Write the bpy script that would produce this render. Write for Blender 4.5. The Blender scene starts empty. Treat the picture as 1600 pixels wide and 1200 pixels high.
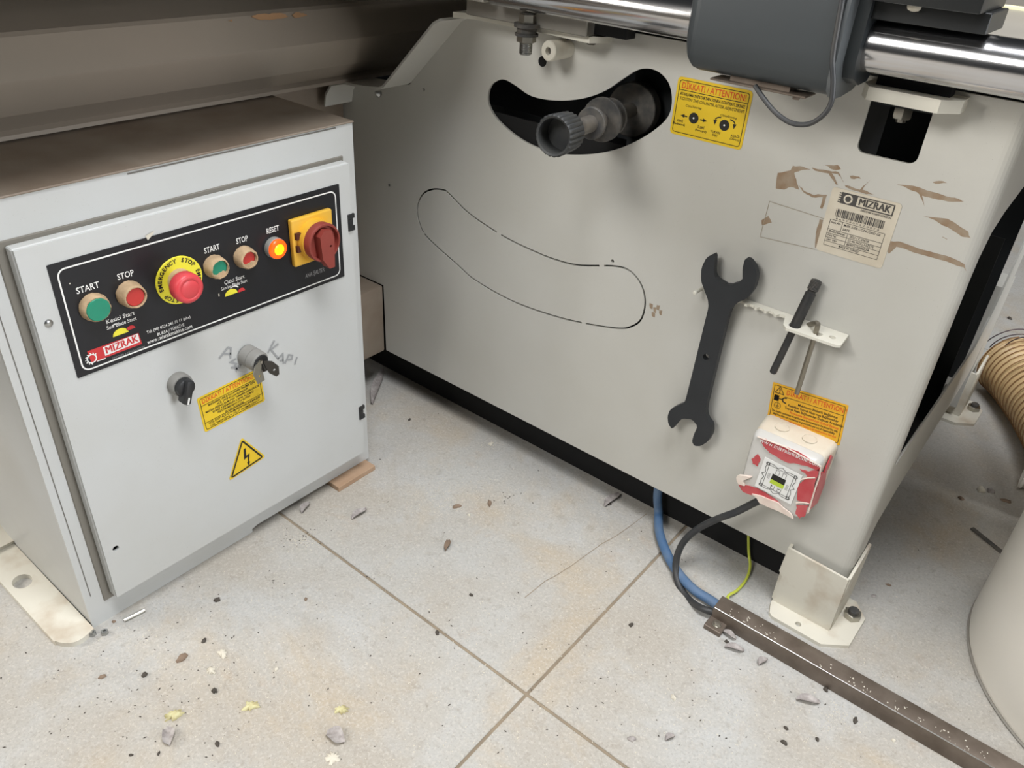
import bpy, bmesh, math, random
from mathutils import Vector, Matrix
from mathutils.geometry import tessellate_polygon
S = bpy.context.scene
R = random.Random(7)
# ---------------------------------------------------------------- camera
CR = [Vector((0.77467796, 0.62970566, 0.05783463)), Vector((0.37770545, -0.38742307, -0.84097679)), Vector((-0.50716138, 0.67333063, -0.53797137))]
CC = Vector((0, 0, .9)); CF = 1243.64
cd = bpy.data.cameras.new('camera'); cam = bpy.data.objects.new('camera', cd); S.collection.objects.link(cam)
cd.sensor_width = 36; cd.lens = CF/1600*36; cd.clip_start = .02
m = Matrix((CR[0], -CR[1], -CR[2])).transposed().to_4x4(); m.translation = CC
cam.matrix_world = m; S.camera = cam
# ---------------------------------------------------------------- world, lights, exposure
w = bpy.data.worlds.new('world'); S.world = w; w.use_nodes = True
bg = w.node_tree.nodes['Background']; bg.inputs[0].default_value = (.86, .93, 1, 1); bg.inputs[1].default_value = .03
def area(name, loc, aim, sx, sy, power, col):
    l = bpy.data.lights.new(name, 'AREA'); l.shape = 'RECTANGLE'; l.size = sx; l.size_y = sy; l.energy = power; l.color = col
    o = bpy.data.objects.new(name, l); S.collection.objects.link(o); o.location = loc
    o.rotation_euler = (Vector(aim)-Vector(loc)).to_track_quat('-Z', 'Y').to_euler(); return o
area('roof_light', (.2, .3, 3.0), (-.2, .9, 0), 1.2, .8, 84, (.97, .98, 1))
area('upper_left_fill', (-.9, -1.7, 2.3), (-.2, .9, 0), 1.2, .8, 53, (1, .98, .94))  # unseen fill lamp from above left, placed and powered to reach wanted tones
area('left_fill', (-2.6, -1.5, 1.5), (-.2, .8, .2), 1.2, .8, 66, (1, .95, .88))  # unseen fill lamp at the left front, power fitted to the tones
area('right_fill', (2.6, 1.0, 1.2), (-.5, .8, .2), 1, 1, 70, (.95, .97, 1))  # unseen side fill lamp, power fitted to brighten the cabinet face
area('roof_light_far', (1.6, 3.8, 3.4), (.9, 3.4, 0), 1.0, 1.0, 26, (1, .96, .9))
S.view_settings.view_transform = 'Standard'; S.view_settings.look = 'None'
S.view_settings.gamma = 1; S.view_settings.use_curve_mapping = False; S.view_settings.exposure = 0
# ---------------------------------------------------------------- helpers
def P(u, v, ax, val):
    d = CR[0]*((u-800)/CF) + CR[1]*((v-600)/CF) + CR[2]
    i = 'xyz'.index(ax); return CC + d*((val-CC[i])/d[i])
def srgb(c):
    if isinstance(c, str): c = [int(c[i:i+2], 16) for i in (0, 2, 4)]
    return tuple(((x/255)/12.92 if x/255 <= .04045 else ((x/255+.055)/1.055)**2.4) for x in c) + (1,)
def mat(name, col, rough=.5, metal=0, col2=None, scale=20, amt=.5, bump=0, bscale=200, emit=0, alpha=1, trans=0, coat=0, ecol=None, detail=6, lo=.35, hi=.7):
    M = bpy.data.materials.new(name); M.use_nodes = True; nt = M.node_tree; b = nt.nodes['Principled BSDF']
    b.inputs['Roughness'].default_value = rough; b.inputs['Metallic'].default_value = metal
    b.inputs['Base Color'].default_value = srgb(col); b.inputs['Coat Weight'].default_value = coat
    b.inputs['Alpha'].default_value = alpha; b.inputs['Transmission Weight'].default_value = trans
    if emit: b.inputs['Emission Color'].default_value = srgb(ecol or col); b.inputs['Emission Strength'].default_value = emit
    tc = nt.nodes.new('ShaderNodeTexCoord')
    if col2:
        n = nt.nodes.new('ShaderNodeTexNoise'); n.inputs['Scale'].default_value = scale; n.inputs['Detail'].default_value = detail
        r = nt.nodes.new('ShaderNodeMapRange'); r.inputs[1].default_value = lo; r.inputs[2].default_value = hi; r.inputs[4].default_value = amt
        x = nt.nodes.new('ShaderNodeMix'); x.data_type = 'RGBA'; x.inputs[6].default_value = srgb(col); x.inputs[7].default_value = srgb(col2)
        nt.links.new(tc.outputs['Object'], n.inputs['Vector']); nt.links.new(n.outputs[0], r.inputs[0]); nt.links.new(r.outputs[0], x.inputs[0]); nt.links.new(x.outputs[2], b.inputs['Base Color'])
    if bump:
        n = nt.nodes.new('ShaderNodeTexNoise'); n.inputs['Scale'].default_value = bscale; n.inputs['Detail'].default_value = 3
        k = nt.nodes.new('ShaderNodeBump'); k.inputs['Strength'].default_value = bump; k.inputs['Distance'].default_value = .001
        nt.links.new(tc.outputs['Object'], n.inputs['Vector']); nt.links.new(n.outputs[0], k.inputs['Height']); nt.links.new(k.outputs[0], b.inputs['Normal'])
    return M
def speckle(M, col, scale, thr, amt=1.0):
    """adds small specks of another colour on top of a material's colour"""
    nt = M.node_tree; b = nt.nodes['Principled BSDF']; old = b.inputs['Base Color'].links[0].from_socket if b.inputs['Base Color'].links else None
    tc = nt.nodes.new('ShaderNodeTexCoord'); n = nt.nodes.new('ShaderNodeTexVoronoi'); n.inputs['Scale'].default_value = scale
    wn = nt.nodes.new('ShaderNodeMath'); wn.operation = 'LESS_THAN'; wn.inputs[1].default_value = thr
    n2 = nt.nodes.new('ShaderNodeTexNoise'); n2.inputs['Scale'].default_value = scale/9
    g = nt.nodes.new('ShaderNodeMath'); g.operation = 'GREATER_THAN'; g.inputs[1].default_value = .56
    mu = nt.nodes.new('ShaderNodeMath'); mu.operation = 'MULTIPLY'; mu2 = nt.nodes.new('ShaderNodeMath'); mu2.operation = 'MULTIPLY'; mu2.inputs[1].default_value = amt
    x = nt.nodes.new('ShaderNodeMix'); x.data_type = 'RGBA'; x.inputs[7].default_value = srgb(col)
    L = nt.links.new; L(tc.outputs['Object'], n.inputs['Vector']); L(tc.outputs['Object'], n2.inputs['Vector'])
    L(n.outputs['Distance'], wn.inputs[0]); L(n2.outputs[0], g.inputs[0]); L(wn.outputs[0], mu.inputs[0]); L(g.outputs[0], mu.inputs[1]); L(mu.outputs[0], mu2.inputs[0]); L(mu2.outputs[0], x.inputs[0])
    if old: L(old, x.inputs[6])
    else: x.inputs[6].default_value = b.inputs['Base Color'].default_value
    L(x.outputs[2], b.inputs['Base Color'])
class Fr:
    """local frame: origin, u and v axes; n = u x v points out of the surface"""
    def __init__(s, o, u=(1, 0, 0), v=(0, 0, 1)):
        s.o = Vector(o); s.u = Vector(u).normalized(); v = Vector(v); s.n = s.u.cross(v).normalized(); s.v = s.n.cross(s.u)
    def __call__(s, a, b, c=0): return s.o + s.u*a + s.v*b + s.n*c
    def inv(s, p): d = Vector(p)-s.o; return d.dot(s.u), d.dot(s.v)
class MB:
    def __init__(s): s.v = []; s.f = []
    def add(s, vs, fs): k = len(s.v); s.v += [Vector(x) for x in vs]; s.f += [tuple(i+k for i in f) for f in fs]; return s
    def bm_add(s, bm):
        bm.verts.ensure_lookup_table(); bm.verts.index_update(); s.add([x.co.copy() for x in bm.verts], [[x.index for x in f.verts] for f in bm.faces]); bm.free(); return s
    def box(s, x0, x1, y0, y1, z0, z1, bev=0, seg=2, fr=None):
        bm = bmesh.new(); bmesh.ops.create_cube(bm, size=1)
        for q in bm.verts: q.co = Vector((x0+(q.co.x+.5)*(x1-x0), y0+(q.co.y+.5)*(y1-y0), z0+(q.co.z+.5)*(z1-z0)))
        if bev: bmesh.ops.bevel(bm, geom=bm.edges[:], offset=bev, segments=seg, affect='EDGES', profile=.5)
        if fr:
            for q in bm.verts: q.co = fr(*q.co)
        return s.bm_add(bm)
    def lathe(s, p, axis, prof, n=32, up=None):
        """prof = [(distance along the axis, radius)...], closed with caps where the radius is 0"""
        p = Vector(p); a = Vector(axis).normalized(); u = a.orthogonal().normalized() if up is None else Vector(up).normalized(); v = a.cross(u); vs = []; fs = []
        for (h, r) in prof:
            for i in range(n): t = 2*math.pi*i/n; vs.append(p + a*h + (u*math.cos(t)+v*math.sin(t))*max(r, 1e-6))
        for k in range(len(prof)-1):
            for i in range(n): j = (i+1) % n; fs.append((k*n+i, k*n+j, (k+1)*n+j, (k+1)*n+i))
        fs.append(tuple(range(n))[::-1]); fs.append(tuple(range((len(prof)-1)*n, len(prof)*n)))
        return s.add(vs, fs)
    def cyl(s, a, b, r, n=24, r2=None, bev=0):
        a = Vector(a); b = Vector(b); L = (b-a).length; r2 = r if r2 is None else r2
        pr = [(0, r), (L, r2)] if not bev else [(0, r-bev), (bev, r), (L-bev, r2), (L, r2-bev)]
        return s.lathe(a, b-a, pr, n)
    def tube(s, pts, r, n=10, cap=True):
        pts = [Vector(q) for q in pts]; k0 = len(s.v); rr = r if callable(r) else (lambda i: r)
        t = (pts[1]-pts[0]).normalized(); u = t.orthogonal().normalized(); vs = []; fs = []
        for i, q in enumerate(pts):
            t = (pts[min(i+1, len(pts)-1)]-pts[max(i-1, 0)]).normalized(); u = (u-t*u.dot(t)).normalized(); v = t.cross(u)
            for j in range(n): a = 2*math.pi*j/n; vs.append(q+(u*math.cos(a)+v*math.sin(a))*rr(i))
        for i in range(len(pts)-1):
            for j in range(n): j2 = (j+1) % n; fs.append((i*n+j, i*n+j2, (i+1)*n+j2, (i+1)*n+j))
        if cap: fs.append(tuple(range(n))[::-1]); fs.append(tuple(range((len(pts)-1)*n, len(pts)*n)))
        return s.add(vs, fs)
    def prism(s, fr, outer, holes=(), c0=0, c1=.001):
        """outline in the frame's u,v, from depth c0 to c1 along n, with holes cut through"""
        loops = [list(outer)] + [list(h) for h in holes]
        tri = tessellate_polygon([[Vector((a, b, 0)) for a, b in l] for l in loops]); flat = [q for l in loops for q in l]; N = len(flat)
        vs = [fr(a, b, c1) for a, b in flat] + [fr(a, b, c0) for a, b in flat]; fs = []
        for t in tri:
            A, B, C_ = [Vector(flat[i]) for i in t]; cr = (B-A).cross(C_-A)
            if abs(cr) < 1e-14: continue
            if cr < 0: t = (t[0], t[2], t[1])
            fs.append(tuple(t)); fs.append((t[2]+N, t[1]+N, t[0]+N))
        k = 0
        for li, l in enumerate(loops):
            ar = sum(l[i][0]*l[(i+1) % len(l)][1]-l[(i+1) % len(l)][0]*l[i][1] for i in range(len(l)))
            fwd = (ar > 0) == (li == 0)
            for i in range(len(l)):
                j = (i+1) % len(l); q = (k+i+N, k+j+N, k+j, k+i); fs.append(q if fwd else q[::-1])
            k += len(l)
        return s.add(vs, fs)
    def sheet(s, pts, vec, t):
        """bent sheet: polyline pts swept by vec, with thickness t to its left (in the polyline's plane)"""
        pts = [Vector(q) for q in pts]; vec = Vector(vec); w_ = vec.normalized(); off = []
        for i in range(len(pts)):
            ns = []
            if i: ns.append((pts[i]-pts[i-1]).normalized().cross(w_))
            if i < len(pts)-1: ns.append((pts[i+1]-pts[i]).normalized().cross(w_))
            n = sum(ns, Vector()).normalized(); off.append(pts[i]+n*t/max(.4, n.dot(ns[0])))
        n = len(pts); vs = pts+off+[q+vec for q in pts]+[q+vec for q in off]; fs = []
        for i in range(n-1):
            fs += [(i, i+1, 2*n+i+1, 2*n+i), (n+i+1, n+i, 3*n+i, 3*n+i+1), (i+1, i, n+i, n+i+1), (2*n+i, 2*n+i+1, 3*n+i+1, 3*n+i)]
        fs += [(0, 2*n, 3*n, n), (n-1, 2*n-1, 4*n-1, 3*n-1)]
        return s.add(vs, fs)
    def text(s, fr, body, x, y, size, align='CENTER', c=.0004, width=None, bold=0, shear=0, rot=0):
        cu = bpy.data.curves.new('t', 'FONT'); cu.body = body; cu.size = size; cu.align_x = align; cu.align_y = 'CENTER'; cu.shear = shear; cu.offset = bold*size; cu.resolution_u = 2
        o = bpy.data.objects.new('t', cu); me = bpy.data.meshes.new_from_object(o)
        if len(me.vertices) == 0: return s
        co = [q.co.copy() for q in me.vertices]; xs = [q.x for q in co]; W = max(xs)-min(xs); k = width/W if width and W else 1; cr, sr = math.cos(rot), math.sin(rot)
        vs = []
        for q in co: a, b = q.x*k, q.y; vs.append(fr(x+a*cr-b*sr, y+a*sr+b*cr, c))
        s.add(vs, [tuple(p.vertices) for p in me.polygons]); bpy.data.objects.remove(o); bpy.data.curves.remove(cu); bpy.data.meshes.remove(me); return s
    def rect(s, fr, x0, x1, y0, y1, c=.0004): return s.add([fr(x0, y0, c), fr(x1, y0, c), fr(x1, y1, c), fr(x0, y1, c)], [(0, 1, 2, 3)])
    def poly(s, fr, pts, c=.0004):
        tri = tessellate_polygon([[Vector((a, b, 0)) for a, b in pts]]); fs = []
        for t in tri:
            A, B, C_ = [Vector(pts[i]) for i in t]
            if (B-A).cross(C_-A) < 0: t = t[::-1]
            fs.append(tuple(t))
        return s.add([fr(a, b, c) for a, b in pts], fs)
    def line(s, fr, pts, wd, c=.0004, closed=False):
        """flat printed line"""
        n = len(pts); vs = []; fs = []
        for i in range(n):
            p = Vector(pts[i]); a = Vector(pts[(i-1) % n]) if (closed or i) else p; b = Vector(pts[(i+1) % n]) if (closed or i < n-1) else p
            d1 = (p-a).normalized() if (p-a).length > 0 else (b-p).normalized(); d2 = (b-p).normalized() if (b-p).length > 0 else d1
            t = (d1+d2).normalized(); nn = Vector((-t.y, t.x)); k = wd/2/max(.5, abs(nn.dot(Vector((-d2.y, d2.x)))))
            vs += [fr(*(p-nn*k), c), fr(*(p+nn*k), c)]
        for i in range(n if closed else n-1): j = (i+1) % n; fs.append((2*i, 2*j, 2*j+1, 2*i+1))
        return s.add(vs, fs)
def rr(x0, x1, y0, y1, r, n=6):
    o = []
    for cx, cy, a in ((x1-r, y0+r, -90), (x1-r, y1-r, 0), (x0+r, y1-r, 90), (x0+r, y0+r, 180)):
        for i in range(n+1): t = math.radians(a+90*i/n); o.append((cx+r*math.cos(t), cy+r*math.sin(t)))
    return o
def circ(cx, cy, r, n=24, ry=None): return [(cx+r*math.cos(2*math.pi*i/n), cy+(ry or r)*math.sin(2*math.pi*i/n)) for i in range(n)]
def spline(pts, k=8, closed=False):
    pts = [Vector(q) for q in pts]; n = len(pts); out = []
    for i in range(n if closed else n-1):
        g = lambda j: pts[j % n] if closed else pts[max(0, min(n-1, j))]
        a, b, c, d = g(i-1), g(i), g(i+1), g(i+2)
        for q in range(k): t = q/k; out.append(.5*((2*b)+(c-a)*t+(2*a-5*b+4*c-d)*t*t+(3*b-a-3*c+d)*t**3))
    if not closed: out.append(pts[-1])
    return out
def wloc(o):
    v = Vector((0, 0, 0))
    while o: v += o.location; o = o.parent
    return v
def build(name, mb, material, parent=None, smooth=35, base=True):
    me = bpy.data.meshes.new(name); off = wloc(parent)
    if parent is None and base:
        xs = [q.x for q in mb.v]; ys = [q.y for q in mb.v]; off = Vector(((min(xs)+max(xs))/2, (min(ys)+max(ys))/2, min(q.z for q in mb.v)))
    me.from_pydata([q-off for q in mb.v], [], mb.f); me.materials.append(material)
    me.polygons.foreach_set('use_smooth', [True]*len(me.polygons)); me.set_sharp_from_angle(angle=math.radians(smooth)); me.update()
    o = bpy.data.objects.new(name, me); S.collection.objects.link(o)
    if parent: o.parent = parent
    else: o.location = off
    return o
def empty(name, loc, label, cat, group=None):
    o = bpy.data.objects.new(name, None); o.empty_display_size = .05; o.location = loc; S.collection.objects.link(o); return tag(o, label, cat, group)
def tag(o, label, cat=None, group=None):
    o['label'] = label
    if cat: o['category'] = cat
    if group: o['group'] = group
    return o
# ---------------------------------------------------------------- materials
paint = mat('painted steel', 'c4c6c5', .42, col2='babab5', scale=7, amt=.6, bump=.08, bscale=900); speckle(paint, '8a7f70', 330, .09, .5)
paintw = mat('painted steel warm', 'c7c6c0', .42, col2='bbb9b0', scale=4, amt=.6, bump=.08, bscale=900); speckle(paintw, '7b7062', 260, .07, .5)
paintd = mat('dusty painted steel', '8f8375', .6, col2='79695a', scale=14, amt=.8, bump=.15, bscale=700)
footp = mat('dusty pale painted foot', 'd4d0c3', .5, col2='a68f74', scale=22, amt=.7, bump=.1, bscale=600, lo=.5, hi=.8)
primer = mat('chipped orange primer', 'a98460', .8); beamp = mat('beige painted beam', '958a7d', .36, col2='888074', scale=5, amt=.6)
edge = mat('pale painted edge', 'd9d6ca', .45)
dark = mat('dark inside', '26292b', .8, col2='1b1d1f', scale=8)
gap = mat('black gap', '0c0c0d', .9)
concrete = mat('smooth concrete', 'b2b1ad', .6, col2='aaa398', scale=5, amt=.9, bump=.12, bscale=350, detail=9, lo=.42, hi=.62)
def floor_mix(M):
    nt = M.node_tree; b = nt.nodes['Principled BSDF']; L = nt.links.new; tc = nt.nodes.new('ShaderNodeTexCoord')
    def layer(col, sc, lo, hi, amt, det=8, off=0):
        old = b.inputs['Base Color'].links[0].from_socket
        n = nt.nodes.new('ShaderNodeTexNoise'); n.inputs['Scale'].default_value = sc; n.inputs['Detail'].default_value = det; n.inputs['Roughness'].default_value = .68; n.inputs['Distortion'].default_value = .5
        mp = nt.nodes.new('ShaderNodeMapping'); mp.inputs['Location'].default_value = (off, off*.7, 0)
        r = nt.nodes.new('ShaderNodeMapRange'); r.inputs[1].default_value = lo; r.inputs[2].default_value = hi; r.inputs[4].default_value = amt
        x = nt.nodes.new('ShaderNodeMix'); x.data_type = 'RGBA'; x.inputs[7].default_value = srgb(col)
        L(tc.outputs['Object'], mp.inputs[0]); L(mp.outputs[0], n.inputs['Vector']); L(n.outputs[0], r.inputs[0]); L(r.outputs[0], x.inputs[0]); L(old, x.inputs[6]); L(x.outputs[2], b.inputs['Base Color'])
    layer('aba59b', 2.2, .45, .65, .6, off=3); layer('b5a48a', 4, .52, .68, .6, off=9, det=12); layer('ab9070', 11, .60, .74, .4, off=14, det=12); layer('8f8a84', 9, .60, .75, .6, off=21); layer('b6b7b6', 3.2, .5, .6, .6, off=31); layer('94908a', 1.6, .58, .66, .35, off=44)
    layer('8f877c', 60, .55, .75, .45, 3); layer('cfcbc2', 230, .5, .7, .5, 4, 5); layer('8b857c', 300, .52, .7, .45, 3, 8)
floor_mix(concrete); speckle(concrete, 'ddd5c6', 420, .13, .7); speckle(concrete, '6d655c', 260, .06, .7)
joint = mat('dirty joint', '968874', .9, col2='665d54', scale=25, bump=.4, bscale=200)
steel = mat('bright steel', 'b9bab9', .28, 1, col2='8f8d89', scale=40, amt=.5)
zinc = mat('zinc plated', 'b4b1a8', .35, 1)
chrome = mat('polished steel rail', 'c9c9cb', .17, 1, col2='b5b0ac', scale=9, amt=.5)
rawsteel = mat('raw brown steel', '7b7066', .5, .45, col2='5f544a', scale=30, amt=.9, bump=.1, bscale=400)
charcoal = mat('charcoal powder coat', '2f3437', .42, bump=.05, bscale=900, col2='363b3d', scale=6)
blackp = mat('black plastic', '1d1f22', .45, col2='34322e', scale=40, amt=.5)
wrenchm = mat('black painted wrench', '1d2024', .5, col2='282b2f', scale=18, amt=.7, bump=.05, bscale=500)
dusty = mat('dusty black plastic', '3a3a3a', .65, col2='6a645b', scale=60, amt=.7)
darksteel = mat('dark dusty steel', '605c57', .5, .5, col2='8b857c', scale=35, amt=.8)
plateblk = mat('black faceplate', '131419', .36, col2='1a1b20', scale=5)
white = mat('white print', 'e9e9e6', .6); blackpr = mat('black print', '1a1812', .6); redpr = mat('red print', 'cf3b2d', .6); grey = mat('grey print', '8d8d8e', .6)
yellow = mat('yellow vinyl', 'e8c522', .5, col2='dcb421', scale=20); yellowd = mat('amber vinyl', 'e9b023', .5); yelpr = mat('pale yellow', 'e6dc3a', .5)
redlogo = mat('red vinyl', 'c63135', .45); orangepr = mat('orange print', 'd9531e', .6)
beigedust = mat('sawdust caked plastic', 'c0a583', .85, col2='9c8465', scale=90, amt=.8, bump=.3, bscale=500)
green = mat('green cap', '1e8a6c', .35, col2='2a7a62', scale=40); redcap = mat('red cap', 'c23430', .4, col2='a93a34', scale=40)
stopred = mat('red mushroom', 'd4434a', .4, col2='c4484b', scale=30); rotred = mat('rotary red', '8d3c33', .5, col2='7d372e', scale=30)
rotyel = mat('rotary yellow', 'e3ae27', .45, col2='d6ad52', scale=30, amt=.7)
lampo = mat('lamp lens', 'ff5a10', .3, emit=1.1, ecol='ff4a0a'); lampc = mat('lamp core', 'ffd010', .3, emit=2.2, ecol='ffb800')
greycol = mat('grey collar', '8b8a86', .5, col2='77736c', scale=50); labelw = mat('dirty white label', 'd8d0bf', .6, col2='c4b9a4', scale=25, amt=.7)
ink = mat('faded ink', '4b4845', .7); tape = mat('brown glue', 'a89782', .7, col2='927558', scale=70, amt=.9, alpha=.85); tapel = mat('clear tape', 'b9b3a4', .3)
boxw = mat('white plastic box', 'dcd6c8', .5, col2='cfc0aa', scale=25, amt=.7); redfilm = mat('torn red film', 'b93a41', .3, col2='c9686a', scale=35, amt=.7); film = mat('grey cling film', 'c3c1bc', .3, col2='d8d6d2', scale=30)
cableb = mat('black rubber cable', '2b2d30', .5, col2='45433f', scale=40); cableblue = mat('blue cable', '46688f', .5, col2='6b7c90', scale=30, amt=.8)
gy = mat('green yellow wire', 'c3cc4e', .5); wood = mat('bare wood', 'b2967c', .8, col2='9b7c61', scale=40, bump=.2)
hosem = mat('tan hose', 'dabd8e', .45, col2='c9a878', scale=20); hoser = mat('hose rib', '8d6a45', .6); hosewire = mat('hose wire', '5a4c50', .4, .6)
drumm = mat('white drum', 'efebe2', .4, col2='e8e3d9', scale=4, bump=.05, bscale=60)
shav = mat('grey shaving', '8e8784', .7, col2='b8b2ae', scale=140, amt=.9); chipd = mat('dark chip', '4a443d', .8); chipw = mat('pale chip', 'cfc9ba', .85); chipb = mat('brown chip', '857261', .85); chipy = mat('cream foam', 'cfcba0', .95, col2='b3a578', scale=160, amt=.9)
marker = mat('grey marker', '989a9b', .7)
DY = Fr((-.85, 0, 0), (0, 1, 0), (0, 0, 1))          # cabinet door plane, u = y, v = z, out = +x
MY = Fr((0, .94, 0), (1, 0, 0), (0, 0, 1))           # saw frame front plane, u = x, v = z, out = -y
def pxM(pts, y=.94): return [(q.x, q.z) for q in (P(u, v, 'y', y) for u, v in pts)]
def pxD(pts, x=-.85): return [(q.y, q.z) for q in (P(u, v, 'x', x) for u, v in pts)]
# ================================================================ FLOOR
fl = MB(); fl.box(-4.5, 4.5, -3, 6, -.06, -.0018)
floor = build('floor', fl, joint, base=False); floor['kind'] = 'structure'; floor['label'] = 'dusty grey concrete floor with dirty joints'
xs_ = [-4.5, -1.86, -.36, 1.14, 2.64, 4.5]; ys_ = [-3, -.944, .556, 2.056, 3.556, 6]
for i in range(5):
    for j in range(5):
        g = .0022; b = MB(); b.box(xs_[i]+g, xs_[i+1]-g, ys_[j]+g, ys_[j+1]-g, -.0022, 0, .0008, 1); build('slab', b, concrete, floor)
# crack in the slab: thin dark wedge
ck = [(1010, 803), (985, 822), (962, 838), (940, 850), (915, 868), (893, 884), (868, 900), (852, 908), (835, 922), (820, 934)]
FZ = Fr((0, 0, 0), (1, 0, 0), (0, 1, 0))
def pxF(pts, z=0): return [(q.x, q.y) for q in (P(u, v, 'z', z) for u, v in pts)]
c = MB(); c.line(FZ, pxF(ck), .0011, .0004); build('crack', c, joint, floor)
# workshop shell, far beyond the frame
for nm, a in (('wall_back', (-4.5, 4.5, 5.9, 6.0, 0, 2.6)), ('wall_left', (-4.5, -4.4, -3, 6, 0, 2.6))):
    b = MB(); b.box(*a); o = build(nm, b, mat(nm+' plaster', 'c9c5bc', .9, col2='b9b4aa', scale=3), base=False); o['kind'] = 'structure'
# ================================================================ SAW FRAME (the large machine body)
saw = empty('saw_frame', (-.6, 1.2, 0), 'large beige steel saw machine frame with curved slots, right of the switch cabinet', 'machine')
slot1 = [tuple(q) for q in spline([Vector((a, b)) for a, b in pxM([(762, 150), (768, 132), (785, 124), (803, 132), (830, 150), (868, 157), (910, 154), (945, 142), (975, 122), (1000, 108), (1025, 110), (1044, 128), (1050, 155), (1044, 182), (1020, 205), (985, 225), (950, 237), (910, 242), (870, 240), (835, 229), (805, 212), (778, 188), (765, 168)])], 4, True)]
sl2 = [(693, 297), (702, 303), (735, 335), (790, 371), (840, 395), (872, 407), (905, 414.5), (960, 416), (985, 424), (1002, 445), (1008, 472), (1002, 498), (987, 510), (965, 513), (912, 505), (860, 492), (800, 470), (743, 438), (714, 413), (669, 372), (656, 350), (652, 325), (660, 304), (675, 296)]
q2 = spline([Vector((a, b)) for a, b in pxM(sl2)], 16, True); N2 = len(q2)
cx = sum(q.x for q in q2)/N2; cy = sum(q.y for q in q2)/N2
breaks = [2*16+13, 6*16+10, 14*16, 19*16+5]
segs = [(breaks[i]+1, breaks[(i+1) % 4]) for i in range(4)]
holes2 = []
for a, b in segs:
    b = b if b > a else b+N2; o_ = []; i_ = []
    for k in range(a, b): 
        q = q2[k % N2]; t = (q2[(k+1) % N2]-q2[(k-1) % N2]).normalized(); n = Vector((-t.y, t.x))*.0014; o_.append(tuple(q+n)); i_.append(tuple(q-n))
    holes2.append(o_+i_[::-1])
sqh = rr(-.2515, -.1865, .6625, .7245, .009, 4)
outer = [(-1.4, .55), (-1.4, .228), (-1.03, .228), (-1.028, .086), (-.181, .086), (-.181, .03), (-.112, .03), (-.112, .742), (-.6, .742), (-.62, .722), (-.839, .722), (-.955, .6075), (-1.05, .600), (-1.1, .58), (-1.11, .55)]
small = [circ(*pxM([p])[0], .0026, 10) for p in ((957, 408), (608, 289), (662, 140))]
b = MB(); b.prism(MY, outer, [slot1, sqh]+holes2+small, -.004, 0)
front = build('front_panel', b, paintw, saw, smooth=20)
b = MB(); b.prism(MY, [(a*.998+cx*.002, c_) for a, c_ in slot1], [], -.0052, -.0050)   # nothing shows: kept inside the frame body below
# rounded right corner, then the side panel with its big opening
b = MB(); arc = [Vector((-.112+.014*math.sin(t), .94+.014*(1-math.cos(t)), 0)) for t in [math.pi/2*i/6 for i in range(7)]]
for i in range(6):
    a0, a1 = arc[i], arc[i+1]; k = .97
    b.add([(a0.x, a0.y, .03), (a1.x, a1.y, .03), (a1.x, a1.y, .742), (a0.x, a0.y, .742)], [(0, 1, 2, 3)])
build('rounded_corner', b, paintw, saw)
SX = Fr((-.098, 0, 0), (0, 1, 0), (0, 0, 1))
so = [(.954, .742), (.954, .03), (.972, .03), (.985, .10), (1.02, .15), (1.1, .165), (1.45, .175), (1.53, .19), (1.58, .30), (1.64, .742)]
sh = [(.962, .287), (1.40, .282), (1.455, .32), (1.50, .42), (1.52, .66), (1.44, .69), (1.25, .655), (1.13, .622), (1.03, .612), (.985, .600), (.964, .575), (.960, .55)]
b = MB(); b.prism(SX, so, [sh], -.003, 0); build('side_panel', b, paintw, saw, smooth=20)
b = MB(); b.sheet([(-.101, 1.1, .165), (-.101, 1.45, .175)], (-.02, 0, 0), .003); build('side_flange', b, paintw, saw)
# inside: dark walls, then added black sheets as shade behind the panels
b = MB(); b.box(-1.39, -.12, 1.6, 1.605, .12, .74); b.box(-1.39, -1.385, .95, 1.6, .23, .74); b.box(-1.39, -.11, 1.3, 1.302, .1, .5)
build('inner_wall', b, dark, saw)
b = MB(); b.box(-1.2, -.16, .99, 1.0, .0, .205); build('under_shade_board', b, gap, saw)  # added black board standing in for the shadow under the frame
b = MB(); b.box(-1.02, -.40, .9455, .947, .25, .60); build('slot_shade_sheet', b, gap, saw)  # added black sheet; its colour gives the curved slot its inner shade
# blocks in the mechanism behind the first slot
b = MB(); b.box(-.6, -.3, 1.02, 1.25, .50, .75, .02, 2); build('trunnion_block', b, dark, saw)
# base box at the lower left corner
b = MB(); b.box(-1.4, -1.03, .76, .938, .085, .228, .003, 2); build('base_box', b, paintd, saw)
b = MB(); b.box(-1.42, -1.115, .752, .938, .23, .598, .003, 2); build('light_block', b, paintd, saw)  # box added to block light leaking in behind the cabinet
# forward flange around the notch where the beam passes
fp = [(-.832, .7225), (-.845, .716), (-.951, .612), (-.96, .6075), (-1.0, .6025), (-1.045, .600), (-1.075, .592), (-1.09, .575), (-1.095, .555)]
b = MB(); b.sheet([(x, .941, z) for x, z in fp], (0, -.060, 0), .0035)
build('notch_flange', b, paintw, saw)
b = MB(); z0, z1 = .7265, .734
tp = [(-.826, .900), (-.80, .915), (-.70, .915), (-.597, .905), (-.585, .925), (-.585, .941), (-.826, .941)]
b.prism(Fr((0, 0, 0), (1, 0, 0), (0, 1, 0)), tp, [], z0, z1); 
build('support_plate', b, edge, saw)
b = MB(); b.prism(Fr((0, 0, 0), (1, 0, 0), (0, 1, 0)), [(-.256, .918), (-.246, .900), (-.175, .899), (-.158, .918), (-.158, .941), (-.256, .941)], [], .7255, .7385); build('support_plate', b, edge, saw)
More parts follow.
